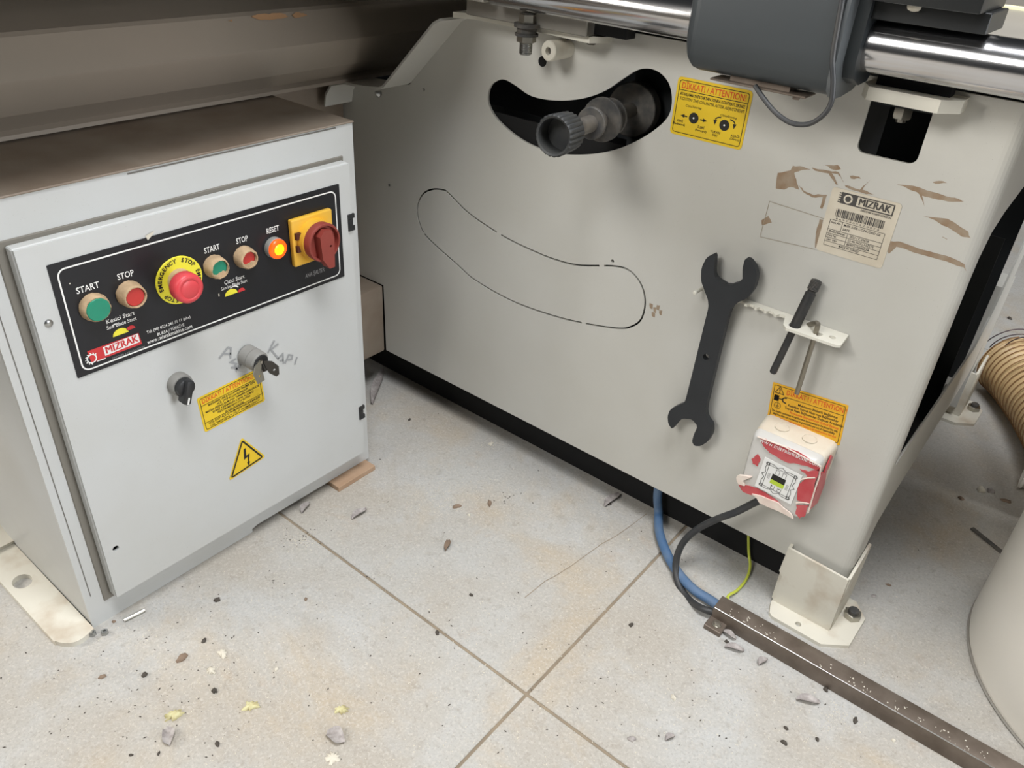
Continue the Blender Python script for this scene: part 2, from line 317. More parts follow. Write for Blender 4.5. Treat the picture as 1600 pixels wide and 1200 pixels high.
def hexbolt(name, p, axis, r, h, parent, m=zinc, shank=None):
    b = MB(); a = Vector(axis).normalized(); p = Vector(p); b.lathe(p, a, [(0, r*.92), (h*.15, r), (h*.8, r), (h, r*.88)], 6)
    if shank: b.cyl(p+a*(h-.0005), p+a*(h+shank), r*.52, 16, bev=.0006)
    return build(name, b, m, parent)
# levelling bolt through the support plate
bx, by = -.688, .893
bt = MB(); bt.cyl((bx, by, .700), (bx, by, .752), .0078, 20, bev=.001)
for k in range(9): zz = .7015+k*.0019; bt.lathe((bx, by, zz), (0, 0, 1), [(0, .0078), (.0005, .0086), (.0013, .0086), (.0018, .0078)], 20)
bolt = build('levelling_bolt', bt, steel, saw)
b = MB(); b.lathe((bx, by, .7155), (0, 0, 1), [(0, .0120), (.0006, .0130), (.0074, .0130), (.008, .0120)], 6); build('nut', b, zinc, bolt)
b = MB(); b.lathe((bx, by, .7385), (0, 0, 1), [(0, .0105), (.0006, .0115), (.011, .0115), (.0116, .0105)], 6); build('nut', b, zinc, bolt)
b = MB(); b.cyl((bx, by, .7235), (bx, by, .7265), .0155); b.cyl((bx, by, .734), (bx, by, .7385), .0175); b.cyl((bx, by, .7265), (bx, by, .734), .013); build('washer', b, dusty, bolt)
# plastic stop peg under the plate, with its screw hole
c0 = P(857, 79, 'y', .905); b = MB(); b.lathe((c0.x+.006, .943, c0.z), (-.10, -1, 0), [(0, .0115), (.034, .0130), (.040, .0130), (.0415, .0118), (.0415, .0050), (.034, .0045)], 28)
peg = build('stop_peg', b, footp, saw); b = MB(); b.lathe((c0.x+.006, .943, c0.z), (-.10, -1, 0), [(.030, .0049), (.0365, .0049)], 6); build('screw', b, darksteel, peg)
b = MB(); b.lathe(P(848, 96, 'y', .9405), (0, -1, 0), [(0, .007), (.0009, .007)], 16); build('bolt_hole', b, gap, saw)
hexbolt('bolt', (-.643, .925, .7265), (0, 0, -1), .006, .004, saw, dusty); hexbolt('bolt', (-.605, .922, .7265), (0, 0, -1), .006, .004, saw, dusty); hexbolt('bolt', P(591, 143, 'y', .92), (0, 0, -1), .006, .006, saw, steel, .003)
hexbolt('bolt', P(1414, 166, 'y', .965), (0, 0, -1), .0105, .013, saw, zinc, .004)
b = MB(); b.box(-.245, -.185, .95, 1.0, P(1414, 166, 'y', .965).z, .74); build('bolt_pad', b, dark, saw)
# ---- levelling feet
def foot(x0, y0, full=True):
    """pale welded shoe around the leg: tapered front plate, side plate, base plate with nut"""
    bb = Fr((x0, y0, 0), (1, 0, 0), (0, 0, 1)); s = MB()
    s.prism(bb, [(-.083, .006), (.0042, .006), (.0036, .06), (.003, .108), (-.085, .112), (-.087, .065), (-.081, .058)], [], -.004, 0)
    sf = Fr((x0+.005, y0, 0), (0, 1, 0), (0, 0, 1)); s.prism(sf, [(.0041, .006), (.075, .006), (.087, .02), (.09, .112), (.084, .118), (.0041, .108)], [], -.004, 0)
    s.box(x0-.086, x0-.082, y0+.0041, y0+.08, .006, .11)
    f = build('shoe', s, footp, saw)
    s = MB(); s.prism(Fr((x0, y0, 0), (1, 0, 0), (0, 1, 0)), [(-.083, -.006), (-.076, -.026), (-.07, -.03), (.004, -.031), (.036, -.006), (.037, .06), (.015, .085), (-.083, .085)], [circ(-.035, -.018, .0045, 12)], 0, .006)
    bp = build('base_plate', s, footp, saw)
    s = MB(); s.lathe((x0+.020, y0+.05, .006), (0, 0, 1), [(0, .0115), (.0008, .0125), (.009, .0125), (.010, .0115)], 6); n = build('nut', s, zinc, bp)
    s = MB(); s.cyl((x0+.020, y0+.05, .0155), (x0+.020, y0+.05, .0215), .0075, 18, bev=.001); build('stud', s, dusty, bp)
foot(-.098, .926); foot(-.098, 1.675)
s = MB(); s.box(-.185, -.105, 1.66, 1.74, .03, .3); build('rear_leg', s, paintw, saw)
# ---- stickers and labels on the front panel
def sticker(name, fr, W, H, m, r=.004, t=.0004, parent=saw, label=None):
    b = MB(); b.prism(fr, rr(0, W, 0, H, r), [], 0, t); o = build(name, b, m, parent)
    if label: o['label'] = label
    return o
def border(b, fr, W, H, ins, wd, r=.003, c=.0007): b.line(fr, rr(ins, W-ins, ins, H-ins, r), wd, c, True)
def framed(TL, TR, BL, y=.94):
    a = P(*TL, 'y', y); b_ = P(*TR, 'y', y); c_ = P(*BL, 'y', y); W = (b_-a).length; H = (a-c_).length; u = (b_-a).normalized(); v = (a-c_).normalized()
    return Fr(c_, u, v), W, H
fr = Fr((-.483, .9398, .6335), (1, 0, 0), (0, 0, 1)); W, H = .0995, .0695
st = sticker('warning_sticker', fr, W, H, yellow, .005, label='yellow adjustment warning sticker beside the upper curved slot')
b = MB(); border(b, fr, W, H, .0035, .0008); b.line(fr, [(.0035, .0545), (W-.0035, .0545)], .0008, .0007)
b.text(fr, 'AYARLAMA YAPILDIKTAN SONRA KONTRAYI SIKINIZ', W/2, .050, .0052, c=.0007, width=W-.012, bold=.012)
b.text(fr, 'TIGHTEN THE COUNTER AFTER ADJUSTMENT', W/2, .0445, .0052, c=.0007, width=W-.012, shear=.2)
b.text(fr, 'Çizici/Scoring', .027, .0375, .0040, c=.0007, width=.022, shear=.2); b.text(fr, 'Çizici/Scoring', .075, .0355, .0040, c=.0007, width=.022, shear=.2)
for cx_ in (.030, .072):
    b.poly(fr, circ(cx_, .0245, .0066, 20), .0007)
for sg, tip in ((-1, .012), (1, .048)):
    x = .030+sg*.009; b.line(fr, [(x, .0245), (x+sg*.005, .0245)], .0014, .0007); b.poly(fr, [(x+sg*.004, .0268), (x+sg*.0095, .0245), (x+sg*.004, .0222)][::1], .0007)
for sg in (-1, 1):
    b.line(fr, [(.072+sg*(.006+.007*math.sin(t)), .0285+.004*math.cos(t)-.000) for t in [0, .4, .8, 1.2, 1.5]], .0014, .0007)
    b.poly(fr, [(.072+sg*.0105, .0285), (.072+sg*.0155, .0285), (.072+sg*.0128, .0225)], .0007)
for x, y, t in ((.012, .0175, 'GERİ'), (.011, .0135, '(Backward)'), (.042, .0155, 'İLERİ'), (.0425, .0115, '(Forward)'), (.062, .0140, 'YUKARI'), (.062, .0105, '(Up)'), (.0885, .0145, 'AŞAĞI'), (.0885, .011, '(Down)')):
    b.text(fr, t, x, y, .0039, c=.0007, bold=.01)
build('print', b, blackpr, st)
b = MB(); b.text(fr, 'DİKKAT! / ATTENTION!', W/2, .0598, .0105, c=.0007, width=W-.014, bold=.012); build('headline', b, orangepr, st)
b = MB()
for cx_ in (.030, .072): b.poly(fr, circ(cx_, .0245, .0012, 10), .0009)
build('dot', b, white, st)
# sticker above the junction box
fr, W, H = framed((1210, 597), (1328, 634), (1198, 657)); fr.o.y -= .0002; fr.o += fr.v*.0
st = sticker('warning_sticker', fr, W, H, yellowd, .001, label='amber electrical warning sticker above the junction box')
b = MB(); border(b, fr, W, H, .003, .0007, .002); b.line(fr, [(.019, H-.0165), (W-.003, H-.0165)], .0007, .0007)
tri = [(.005, H-.014), (.011, H-.0035), (.017, H-.014)]; b.line(fr, tri, .0010, .0007, True); b.line(fr, [(.011, H-.0068), (.011, H-.0105)], .0013, .0007); b.poly(fr, circ(.011, H-.0122, .0008, 8), .0007)
b.rect(fr, .0045, .0115, H-.026, H-.017); b.line(fr, [(.0115, H-.0215), (.016, H-.0215)], .0012, .0007); b.line(fr, [(.022, H-.0175), (.018, H-.0185), (.016, H-.0215), (.018, H-.0245), (.022, H-.0255)], .0018, .0007)
b.line(fr, circ(.011, H-.0325, .0045, 18), .0006, .0007, True); b.line(fr, [(.011, H-.0285), (.011, H-.0328)], .0006, .0007)
for k in range(3): b.line(fr, [(.0085+k*.0007, H-.0328-k*.0012), (.0135-k*.0007, H-.0328-k*.0012)], .0006, .0007)
L2 = [('Makinanın Elektrik Bağlantısı', .064, .0200, .052), ('Kesinlikle Toprak Hattı veya Bağlanmalıdır.', .059, .0250, .068), ('Toprak Hattı Bağlanmadan Doğacak Arızalardan', .0605, .0300, .078), ('The electric connection of machine must be connected to the ground line only.', .0495, .0395, .090), ('Machine that not connected to ground line are out of responsibility.', .0495, .0440, .084)]
for t, x, dy, wd in L2: b.text(fr, t, x, H-dy-.002, .0048, c=.0007, width=wd, bold=.018)
build('print', b, blackpr, st)
b = MB(); b.text(fr, 'DİKKAT ! / ATTENTION !', .060, H-.0095, .0105, c=.0007, width=.079, bold=.01)
b.text(fr, 'Firmamız Sorumluluk Kabul Etmez.', .062, H-.0370, .0045, c=.0007, width=.066, bold=.014); b.text(fr, 'Lütfen yetkili servisi arayınız / Please Call Authorized Service', .0495, H-.0505, .0042, c=.0007, width=.088, bold=.012)
build('headline', b, orangepr, st)
# maker's label
fr = Fr((-.2645, .9398, .5415), (1, 0, 0.003), (0, 0, 1)); W, H = .0785, .0775
st = sticker('maker_label', fr, W, H, labelw, .004, label='dirty white paper label with logo and barcode')
b = MB(); b.prism(fr, rr(.012, .072, .0615, .0745, .0003), [rr(.0305, .0705, .0628, .0733, .0002)], .0005, .0007)
[b.text(fr, 'MIZRAK', .0505+k*.0004, .0680, .0118, c=.0008+k*.00002, width=.035) for k in (-1, 0, 1)]
b.text(fr, 'DISCOVER A NEW HORIZON', .0545, .0592, .0032, c=.0007, width=.034, bold=.02)
rb = random.Random(3); x = .011
while x < .066:
    wd = rb.choice((.0005, .0009, .0014)); b.rect(fr, x, x+wd, .045, .0545, .0007); x += wd+rb.choice((.0005, .0007, .0011))
b.text(fr, '8 6 9 7 4 0 5 2 1 0 0 7 4', .038, .0427, .0030, c=.0007, width=.05)
x0, x1 = .0075, .0705
for yy in (.0405, .0290, .0240, .0190, .0140, .0090): b.line(fr, [(x0, yy), (x1, yy)], .0005, .0007)
for xx in (x0, x1): b.line(fr, [(xx, .009), (xx, .0405)], .0005, .0007)
b.line(fr, [(.022, .029), (.022, .0405)], .0005, .0007); b.line(fr, [(.031, .0140), (.031, .029)], .0005, .0007)
for t, x, y, wd in (('Stok Adı', .009, .0375, .011), ('MZK 3200 CONCORD GE', .024, .0375, .042), ('SAFE', .024, .0325, .008), ('Model Numarası', .009, .0268, .019), ('2021 / C.20628', .034, .0265, .022), ('Parti No', .009, .0217, .010), ('21-46 NOLU LİSTE', .033, .0215, .030), ('Seri No', .009, .0167, .012), ('8697210000074', .033, .0165, .026), ('MADE IN TURKEY', .025, .0116, .024)):
    b.text(fr, t, x, y, .0038, 'LEFT', c=.0007, width=wd, bold=.012)
build('print', b, ink, st)
b = MB(); b.line(fr, circ(.0205, .068, .0042, 24), .0018, .0009, True); build('gear_emblem', b, labelw, st)
b = MB(); b.poly(fr, circ(.0205, .068, .0025, 16), .0009)
for k in range(5): b.rect(fr, .0095, .012, .0620+k*.0026, .0633+k*.0026, .0007)
build('emblem_teeth', b, ink, st)
# glue and tape residue around the label
def zpx(l): return pxM([(1180+a/5.333, 250+c_/5.333) for a, c_ in l])
def ragged(pts, k=3, j=.0007):
    o = []
    for i in range(len(pts)):
        a = Vector(pts[i]); b_ = Vector(pts[(i+1) % len(pts)])
        for q in range(k): p_ = a.lerp(b_, q/k); o.append((p_.x+R.uniform(-j, j), p_.y+R.uniform(-j, j)))
    return o
res = [[(190, 105), (300, 85), (315, 50), (400, 55), (470, 80), (380, 85), (325, 105), (340, 160), (365, 245), (300, 225), (240, 245), (168, 240)], [(470, 66), (620, 90), (700, 100), (735, 190), (720, 150), (690, 115), (640, 110), (690, 205), (675, 205), (615, 110), (500, 88)],
       [(370, 210), (400, 250), (490, 290), (600, 285), (560, 410), (540, 400), (560, 310), (480, 310), (395, 270)], [(745, 205), (870, 250), (960, 165), (890, 245), (1000, 290), (920, 285), (750, 225)],
       [(1175, 200), (1320, 215), (1480, 270), (1600, 300), (1700, 325), (1740, 350), (1600, 345), (1480, 320), (1390, 300), (1410, 390), (1395, 330), (1350, 270)], [(1130, 680), (1210, 680), (1380, 740), (1600, 800), (1750, 870), (1760, 930), (1735, 895), (1600, 850), (1380, 790), (1180, 720), (1120, 780), (1090, 750)],
       [(535, 495), (565, 495), (530, 700), (500, 735), (510, 600)], [(55, 500), (110, 470), (140, 520), (60, 545)], [(1405, 465), (1600, 490), (1770, 590), (1790, 650), (1720, 640), (1600, 560), (1500, 505)], [(1480, 180), (1560, 170), (1600, 190), (1500, 200)], [(580, 40), (690, 40), (715, 75), (650, 85)], [(790, 130), (870, 140), (880, 155), (800, 155)]]
for l in res:
    b = MB(); b.poly(Fr((0, .9398, 0), (1, 0, 0), (0, 0, 1)), ragged(zpx(l), 3, .0006), .0); o = build('glue_residue', b, tape, saw); o['label'] = 'ragged brown tape glue around the maker label'
b = MB(); 
for l in ([(120, 345), (560, 485), (1130, 660)], [(120, 345), (40, 640), (500, 745)]): b.line(Fr((0, .9398, 0), (1, 0, 0), (0, 0, 1)), zpx(l), .0007, .0001)
build('tape_edge', b, mat('tape edge', '9c917f', .7), saw)
b = MB()
for l in ([(1560, 640), (1600, 660)],): b.line(MY, zpx(l), .0006)
for (u, v) in ((1018, 478), (1024, 484), (1029, 480), (1033, 488), (1022, 491)): b.poly(MY, ragged([(q[0], q[1]) for q in [(pxM([(u+dx, v+dy)])[0]) for dx, dy in ((-3, -4), (2, -3), (1, 5), (-3, 3))]], 2, .0006), .0003)
build('glue_spot', b, tape, saw)
# ================================================================ tool rack (welded to the frame)
TZ = Fr((0, 0, 0), (1, 0, 0), (0, 1, 0))
tray = [(-.268, .906), (-.262, .900), (-.200, .902), (-.1955, .906), (-.1975, .9395), (-.352, .9395), (-.352, .929)]
for k in range(5): x = -.345+.0135*k; tray += [(x, .929), (x+.003, .925), (x+.006, .925), (x+.008, .930)]
tray += [(-.276, .931)]
slot_ = [(-.250, .909), (-.243, .909), (-.243, .918), (-.250, .918)]
hx = [(-.2295, .912), (-.2255, .908), (-.2215, .912), (-.2215, .918), (-.2295, .918)]
# wrench
wl = [(1117, 396), (1104, 402), (1096, 418), (1095, 438), (1101, 455), (1106, 468), (1107, 480), (1102, 500), (1072, 622), (1069, 630), (1058, 634), (1047, 640), (1043, 650), (1044, 662), (1050, 671), (1060, 659), (1066, 654), (1081, 655), (1090, 666), (1084, 679), (1081, 690), (1085, 697), (1095, 697), (1106, 690), (1112, 678), (1112, 664), (1105, 655), (1102, 645), (1104, 630), (1136, 500), (1142, 482), (1152, 473), (1166, 467), (1178, 452), (1183, 433), (1180, 418), (1171, 406), (1164, 404), (1160, 419), (1160, 439), (1137, 447), (1119, 436), (1115, 427)]
Yw = .926; wo = pxM([(u, v) for u, v in wl], Yw-.009); FW = Fr((0, Yw, 0), (1, 0, 0), (0, 0, 1))
jaw = (33, 40, 13, 19)
wo2 = [tuple(q) for q in wo]; sm = []
for i in range(len(wo)):
    a, b_, c_ = Vector(wo[i-1]), Vector(wo[i]), Vector(wo[(i+1) % len(wo)]); sm.append(tuple(b_.lerp(a, .18))); sm.append(tuple(b_.lerp(c_, .18)))
hp = pxM([(1103, 558)], Yw-.009)[0]
b = MB(); b.prism(FW, sm, [circ(hp[0], hp[1], .0048, 14)], 0, .009)
wr = tag(build('wrench', b, wrenchm, smooth=25), 'large black double open-ended wrench hanging on the beige machine panel', 'wrench')
b = MB(); q = P(1094, 453, 'y', .93); b.cyl((q.x, .9395, q.z), (q.x-.001, .915, q.z), .0026, 10, bev=.0008); build('hook_pin', b, edge, saw)
# threaded T-bar through the rack
A = P(1277, 437, 'y', .905); B = P(1207, 583, 'y', .868); d = (B-A)
# run through the hole of the tray
A = P(1277, 437, 'y', .928); best = None
for k in range(200):
    B = P(1207, 583, 'y', .80+k*.0008); f = (A.z-.4480)/(A.z-B.z); H_ = A.lerp(B, f); e = abs(H_.y-.914)
    if best is None or e < best[0]: best = (e, B, H_)
B = best[1]; Hh = best[2]; d = B-A
b = MB(); b.prism(TZ, tray, [circ(Hh.x, Hh.y, .0075, 18, .0078), hx, circ(-.2105, .9185, .0042, 14)], .4465, .450)
o = build('tool_rack', b, edge, saw); o['label'] = 'white notched shelf bracket holding the tools'
b = MB(); L = (Hh-A).length; b.lathe(A, d, [(0, .0035), (.001, .0062), (.0135, .0065), (.0145, .0052), (.017, .0052), (.018, .0066), (L+.002, .0066), (L+.003, .0046), ((B-A).length-.002, .0046), ((B-A).length, .0036)], 24)
o = tag(build('locking_bar', b, dusty), 'dark round steel bar with threaded tip stuck through the white rack', 'rod')
o.data.materials[0] = mat('blackened bar', '3a3b3c', .45, .5, col2='55514b', scale=60)
b = MB(); dn = d.normalized()
for k in range(8): b.lathe(A+dn*(.0015+k*.0015), dn, [(0, .0062), (.0005, .0069), (.0008, .0069), (.0012, .0062)], 20)
build('thread', b, dusty, o)
# hex key
K0 = P(1277, 512, 'y', .913); K1 = P(1245, 615, 'y', .915)
b = MB(); b.tube(spline([P(1262, 512, 'y', .930)+Vector((0, 0, .004)), K0+Vector((-.0025, .002, .0045)), K0+Vector((.0, 0, 0)), K0.lerp(K1, .12), K0.lerp(K1, .5), K1], 6), .0033, 6)
tag(build('hex_key', b, mat('dull hex key', '8f897c', .4, .8), smooth=25), 'bent metal hex key hanging down from the white rack', 'hex key')
# ================================================================ adjustment shaft in the upper slot
A = P(864, 213, 'y', .77); B = P(1012, 163, 'y', 1.04); ax = (B-A).normalized(); LL = (B-A).length
sh_ = empty('adjustment_shaft', A, 'grey threaded adjustment shaft sticking out of the upper curved slot', 'shaft')
b = MB(); b.lathe(A+ax*.04, ax, [(0, .0105), (.055, .0105), (.0555, .012), (.08, .012), (.0805, .0095), (LL+.03, .0095)], 28); build('spindle', b, darksteel, sh_)
b = MB(); n = 72; prof = []
vs = []; fs = []; u_ = ax.orthogonal().normalized(); v_ = ax.cross(u_)
hs = [(0, .0205, 0), (.002, .0225, 1), (.032, .0215, 1), (.036, .0185, 0), (.036, .0100, 0), (.004, .0100, 0), (.020, .0170, 0), (0.001, .0185, 0)]
hs = [(.022, .0, 0), (.022, .0192, 0), (.001, .0205, 0), (0, .0228, 0), (.002, .0248, 1), (.036, .0232, 1), (.040, .0205, 0), (.042, .010, 0)]
for h, r_, rib in hs:
    for i in range(n): t = 2*math.pi*i/n; q = r_ - (.0021 if (rib and i % 3 == 0) else 0); vs.append(A+ax*h+(u_*math.cos(t)+v_*math.sin(t))*q)
for k in range(len(hs)-1):
    for i in range(n): j = (i+1) % n; fs.append((k*n+i, (k+1)*n+i, (k+1)*n+j, k*n+j))
fs.append(tuple(range(n))); b.add(vs, [f[::-1] for f in fs]); build('ribbed_knob', b, mat('grey ribbed plastic', '2c2e30', .55, col2='45443f', scale=50), sh_)
for h, t_, r_ in ((.095, .006, .020), (.125, .006, .028), (.150, .004, .024), (.215, .02, .036)):
    b = MB(); b.lathe(A+ax*h, ax, [(0, r_-.001), (.001, r_), (t_-.001, r_), (t_, r_-.001)], 32); build('collar', b, dusty, sh_)
# ================================================================ guide rail, carrier, fence, tables
rail = empty('guide_rail', (-.05, .88, .755), 'polished round steel guide rail running along the top of the saw frame', 'rail')
b = MB(); b.cyl((-.735, .882, .779), (2.2, .882, .779), .0245, 64, bev=.002); build('tube', b, chrome, rail)
b = MB(); b.box(-.80, -.598, .898, .93, .734, .757, .0015, 1); build('rail_mount', b, mat('cast aluminium', 'a5a29b', .4, .7, col2='8f8b83', scale=20), rail)
b = MB(); b.box(-.805, -.745, .870, .93, .757, .80, .002, 2); build('end_block', b, mat('milled aluminium', 'b6b2aa', .35, .8), rail)
b = MB(); b.box(-.598, -.55, .915, .936, .7365, .752); build('gap_shade', b, gap, rail); b = MB(); b.box(-.245, -.172, .918, .936, .7385, .75); build('gap_shade', b, gap, rail)  # black pads put shadow into the gaps between plates and rail
# fence carrier
car = empty('fence_carrier', (-.345, .88, .73), 'charcoal fence carrier housing clamped around the round guide rail', 'carrier')
def hous(b, x0, x1, prof):
    fr_ = Fr((x0, 0, 0), (0, 1, 0), (0, 0, 1)); b.prism(fr_, prof, [], 0, x1-x0)
pf = [(.925, .875), (.925, .762), (.908, .762), (.908, .779)] 
pf += [(.882+.026*math.cos(t), .779+.026*math.sin(t)) for t in [math.radians(a) for a in range(0, 181, 15)]][::1][::-1][::-1]
pf = [(.925, .87), (.925, .79)] + [(.882+.0252*math.cos(math.radians(a)), .779+.0252*math.sin(math.radians(a))) for a in range(10, -251, -13)][:0] + [(.925, .745), (.915, .735), (.905, .732)]
pr = [(.911, .90), (.911, .748), (.909, .738), (.900, .7345), (.87, .732), (.850, .7325), (.840, .7355), (.832, .742), (.828, .752), (.827, .77), (.8265, .86), (.83, .88), (.84, .892), (.86, .90)]
b = MB(); hous(b, -.413, -.266, pr)
# rounded left end
pc = Vector((.876, .815)); L_ = []
for k in range(1, 7):
    t = math.pi/2*k/6; xx = -.413-.017*math.sin(t); s_ = 1-.018*(1-math.cos(t))/.05
    L_.append((xx, [(pc.x+(a-pc.x)*s_, pc.y+(c_-pc.y)*s_) for a, c_ in pr]))
prev = (-.413, pr)
for xx, pp in L_:
    n = len(pp); b.add([(prev[0], a, c_) for a, c_ in prev[1]]+[(xx, a, c_) for a, c_ in pp], [(i, (i+1) % n, n+(i+1) % n, n+i) for i in range(n)]); prev = (xx, pp)
b.add([(prev[0], a, c_) for a, c_ in prev[1]], [tuple(range(len(pr)))]); build('housing', b, charcoal, car, smooth=50)
b = MB(); hous(b, -.266, -.262, [(a+(a-.876)*.03, c_+(c_-.815)*.03) for a, c_ in pr]); build('end_rim', b, mat('grey rim', '55595b', .4), car, smooth=50)
b = MB(); hous(b, -.262, -.250, [(.911, .87), (.911, .752), (.900, .743), (.875, .742), (.856, .75), (.848, .765), (.848, .87)]); build('end_plate', b, charcoal, car)
b = MB(); z = .7285; s0 = P(1110, 121, 'z', z); s1 = P(1262, 150, 'z', z); b.box(s0.x, s1.x, s0.y-.001, s0.y+.028, z-.0022, z, .0006, 1); b.box(s0.x+.02, s1.x-.02, s0.y+.006, s0.y+.026, z, z+.006); build('clamp_strip', b, rawsteel, car)
hexbolt('bolt', (s1.x-.012, s0.y+.008, z-.002), (0, 0, -1), .0042, .004, car, rawsteel)
b = MB(); b.tube(spline([P(1180, 134, 'y', .84), P(1192, 152, 'y', .835), P(1212, 176, 'y', .83), P(1236, 192, 'y', .826), P(1262, 194, 'y', .824), P(1284, 182, 'y', .822), P(1298, 162, 'y', .822), P(1302, 130, 'y', .822), P(1301, 90, 'y', .822), P(1308, 45, 'y', .8215), P(1316, 0, 'y', .8215), P(1320, -30, 'y', .823), P(1322, -45, 'y', .84)], 8), .0026, 10); build('cable', b, cableb, car)
b = MB(); b.box(-.2535, -.1545, .832, .93, .8225, .875, .0012, 2); fb = build('fence_arm', b, mat('black anodised', '111415', .4, col2='171a1c', scale=5), car)
b = MB(); b.box(-.262, -.149, .856, .925, .805, .8225, .0008, 1); build('lower_block', b, mat('black block', '16191b', .4), car)
b = MB(); b.lathe(P(1428, 12, 'y', .852), (0, -.3, -1), [(-.004, .006), (0, .0062), (.002, .005), (.003, .0025)], 20); build('screw', b, chipw, car)
# machine tables
b = MB(); b.box(-.72, 2.2, .913, 1.268, .768, .793, .0015, 2); t = tag(build('extension_table', b, mat('grey table top', 'a7a298', .4, col2='9c958a', scale=6)), 'grey machine table top just behind the round guide rail', 'table')
b = MB(); b.box(-.72, 2.2, 1.268, 1.276, .772, .797, .001, 1); build('edge_strip', b, mat('pale yellow strip', 'e8e2b4', .4), t)
b = MB(); b.box(-.72, -.11, .955, 1.6, .742, .767); build('table_underside', b, dark, saw)
# long beam through the notch, above the cabinet
bpf = [(-1.045, .602), (-1.040, .6035), (-1.042, .608), (-1.050, .612), (-1.024, .634), (-1.020, .640), (-1.003, .672), (-1.002, .676), (-1.012, .694), (-1.028, .716), (-1.034, .720), (-1.075, .730), (-1.13, .742), (-1.30, .755), (-1.30, .602)]
b = MB(); FB = Fr((0, 2.2, 0), (1, 0, 0), (0, 0, 1)); b.prism(FB, bpf, [], 0, 3.4)
beam = empty('sliding_beam', (-1.15, .5, .6), 'long beige folded steel beam lying above the switch cabinet', 'beam'); build('beam_shell', b, beamp, beam, smooth=14)
def pb(u, v): return P(u, v, 'x', -1.0)
b = MB(); BF = Fr((-1.0095, 0, 0), (0, 1, 0), (.39, 0, -.92) if False else (-.55, 0, .84))
def pbeam(u, v):
    d = P(u, v, 'x', -1.0)-CC; n = BF.n; o = Vector((-1.012, 0, .694)); k = (o-CC).dot(n)/d.dot(n); return BF.inv(CC+d*k)
BF.o = Vector((-1.012, 0, .694))
for l in ([(392, 26), (402, 22), (420, 22), (432, 20), (446, 23), (450, 27), (440, 30), (420, 31), (404, 31)], [(456, 24), (462, 19), (474, 21), (480, 24), (470, 27), (460, 28)], [(356, 33), (364, 31), (362, 34)]):
    b = MB(); b.poly(BF, ragged([pbeam(*q) for q in l], 3, .0007), .0006); o = build('paint_chip', b, primer, beam); o['label'] = 'chipped patch showing orange primer'
b = MB(); b.box(-1.55, -.79, -.9, 1.6, .806, .85, .004, 2); st_ = build('unseen_sliding_table', b, mat('anodised table', 'a6a39c', .4, .5), beam)  # unseen table above the beam; its edge is set to shade below
b = MB(); 
for y in (-.6, .3, 1.2, 2.0): b.box(-1.28, -1.14, y-.05, y+.05, .745, .80)
build('bearing_block', b, dark, beam)
# ================================================================ SWITCH CABINET
cab = empty('switch_cabinet', (-1.04, .49, 0), 'pale grey steel switch cabinet with black control plate and buttons', 'cabinet')
b = MB(); b.box(-1.24, -.874, .243, .7455, .004, .598, .003, 2); build('body', b, paint, cab)
# front frame with seam
FX = Fr((-.87, 0, 0), (0, 1, 0), (0, 0, 1))
b = MB(); b.prism(FX, [(.243, .0), (.50, .0), (.50, .006), (.51, .009), (.7455, .009), (.7455, .598), (.243, .598)], [], -.0045, 0); build('front_frame', b, paint, cab)
b = MB(); b.rect(FX, .2515, .2527, .055, .54); b.rect(FX, .36, .70, .5765, .5782) if False else None
b.poly(FX, pxD([(198, 270.5), (524, 198.5), (525, 200.5), (199, 273)], -.87), .0004); build('seam', b, mat('seam shadow gap', '6f6c66', .8), cab)
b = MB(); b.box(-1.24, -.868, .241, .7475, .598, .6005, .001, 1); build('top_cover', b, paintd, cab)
# door
door = MB(); 
for (a, c_, e, f, x0, x1) in ((.2755, .7205, .047, .551, -.868, -.8535),): door.box(x0, x1, a, c_, e, f, .0015, 1)
door.prism(Fr((-.8535, 0, 0), (0, 1, 0), (0, 0, 1)), [(.2765, .048), (.7195, .048), (.7195, .550), (.2765, .550)], [circ(.292, .1274, .0042, 16)], 0, .0035)
D = build('door', door, paint, cab, smooth=25)
b = MB(); b.box(-.8712, -.868, .266, .7245, .035, .556, .001, 1); build('door_gasket', b, mat('grey gasket', '77736a', .7), cab)
b = MB(); b.lathe((-.8502, .2896, .463), (1, 0, 0), [(-.001, .0048), (.001, .0046), (.0022, .003), (.0024, .001)], 18); s_ = build('screw', b, steel, D)
b = MB(); b.lathe((-.856, .292, .1274), (1, 0, 0), [(0, .0042), (.0025, .0040)], 16); build('screw', b, gap, D)
for yy, zz in ((.7165, .4655), (.7175, .1318)):
    b = MB(); hf = Fr((-.8502, yy-.0055, zz-.0125), (0, 1, 0), (0, 0, 1)); b.prism(hf, [(0, 0), (.0115, 0), (.0115, .007), (.008, .007), (.008, .0185), (.0115, .0185), (.0115, .025), (0, .025)], [], -.001, .0022); b.box(.0005, .0075, .008, .0175, .002, .003, fr=hf)
    build('hinge', b, blackp, cab)
b = MB(); lip = rr(.2765, .7195, .048, .550, .001, 1)
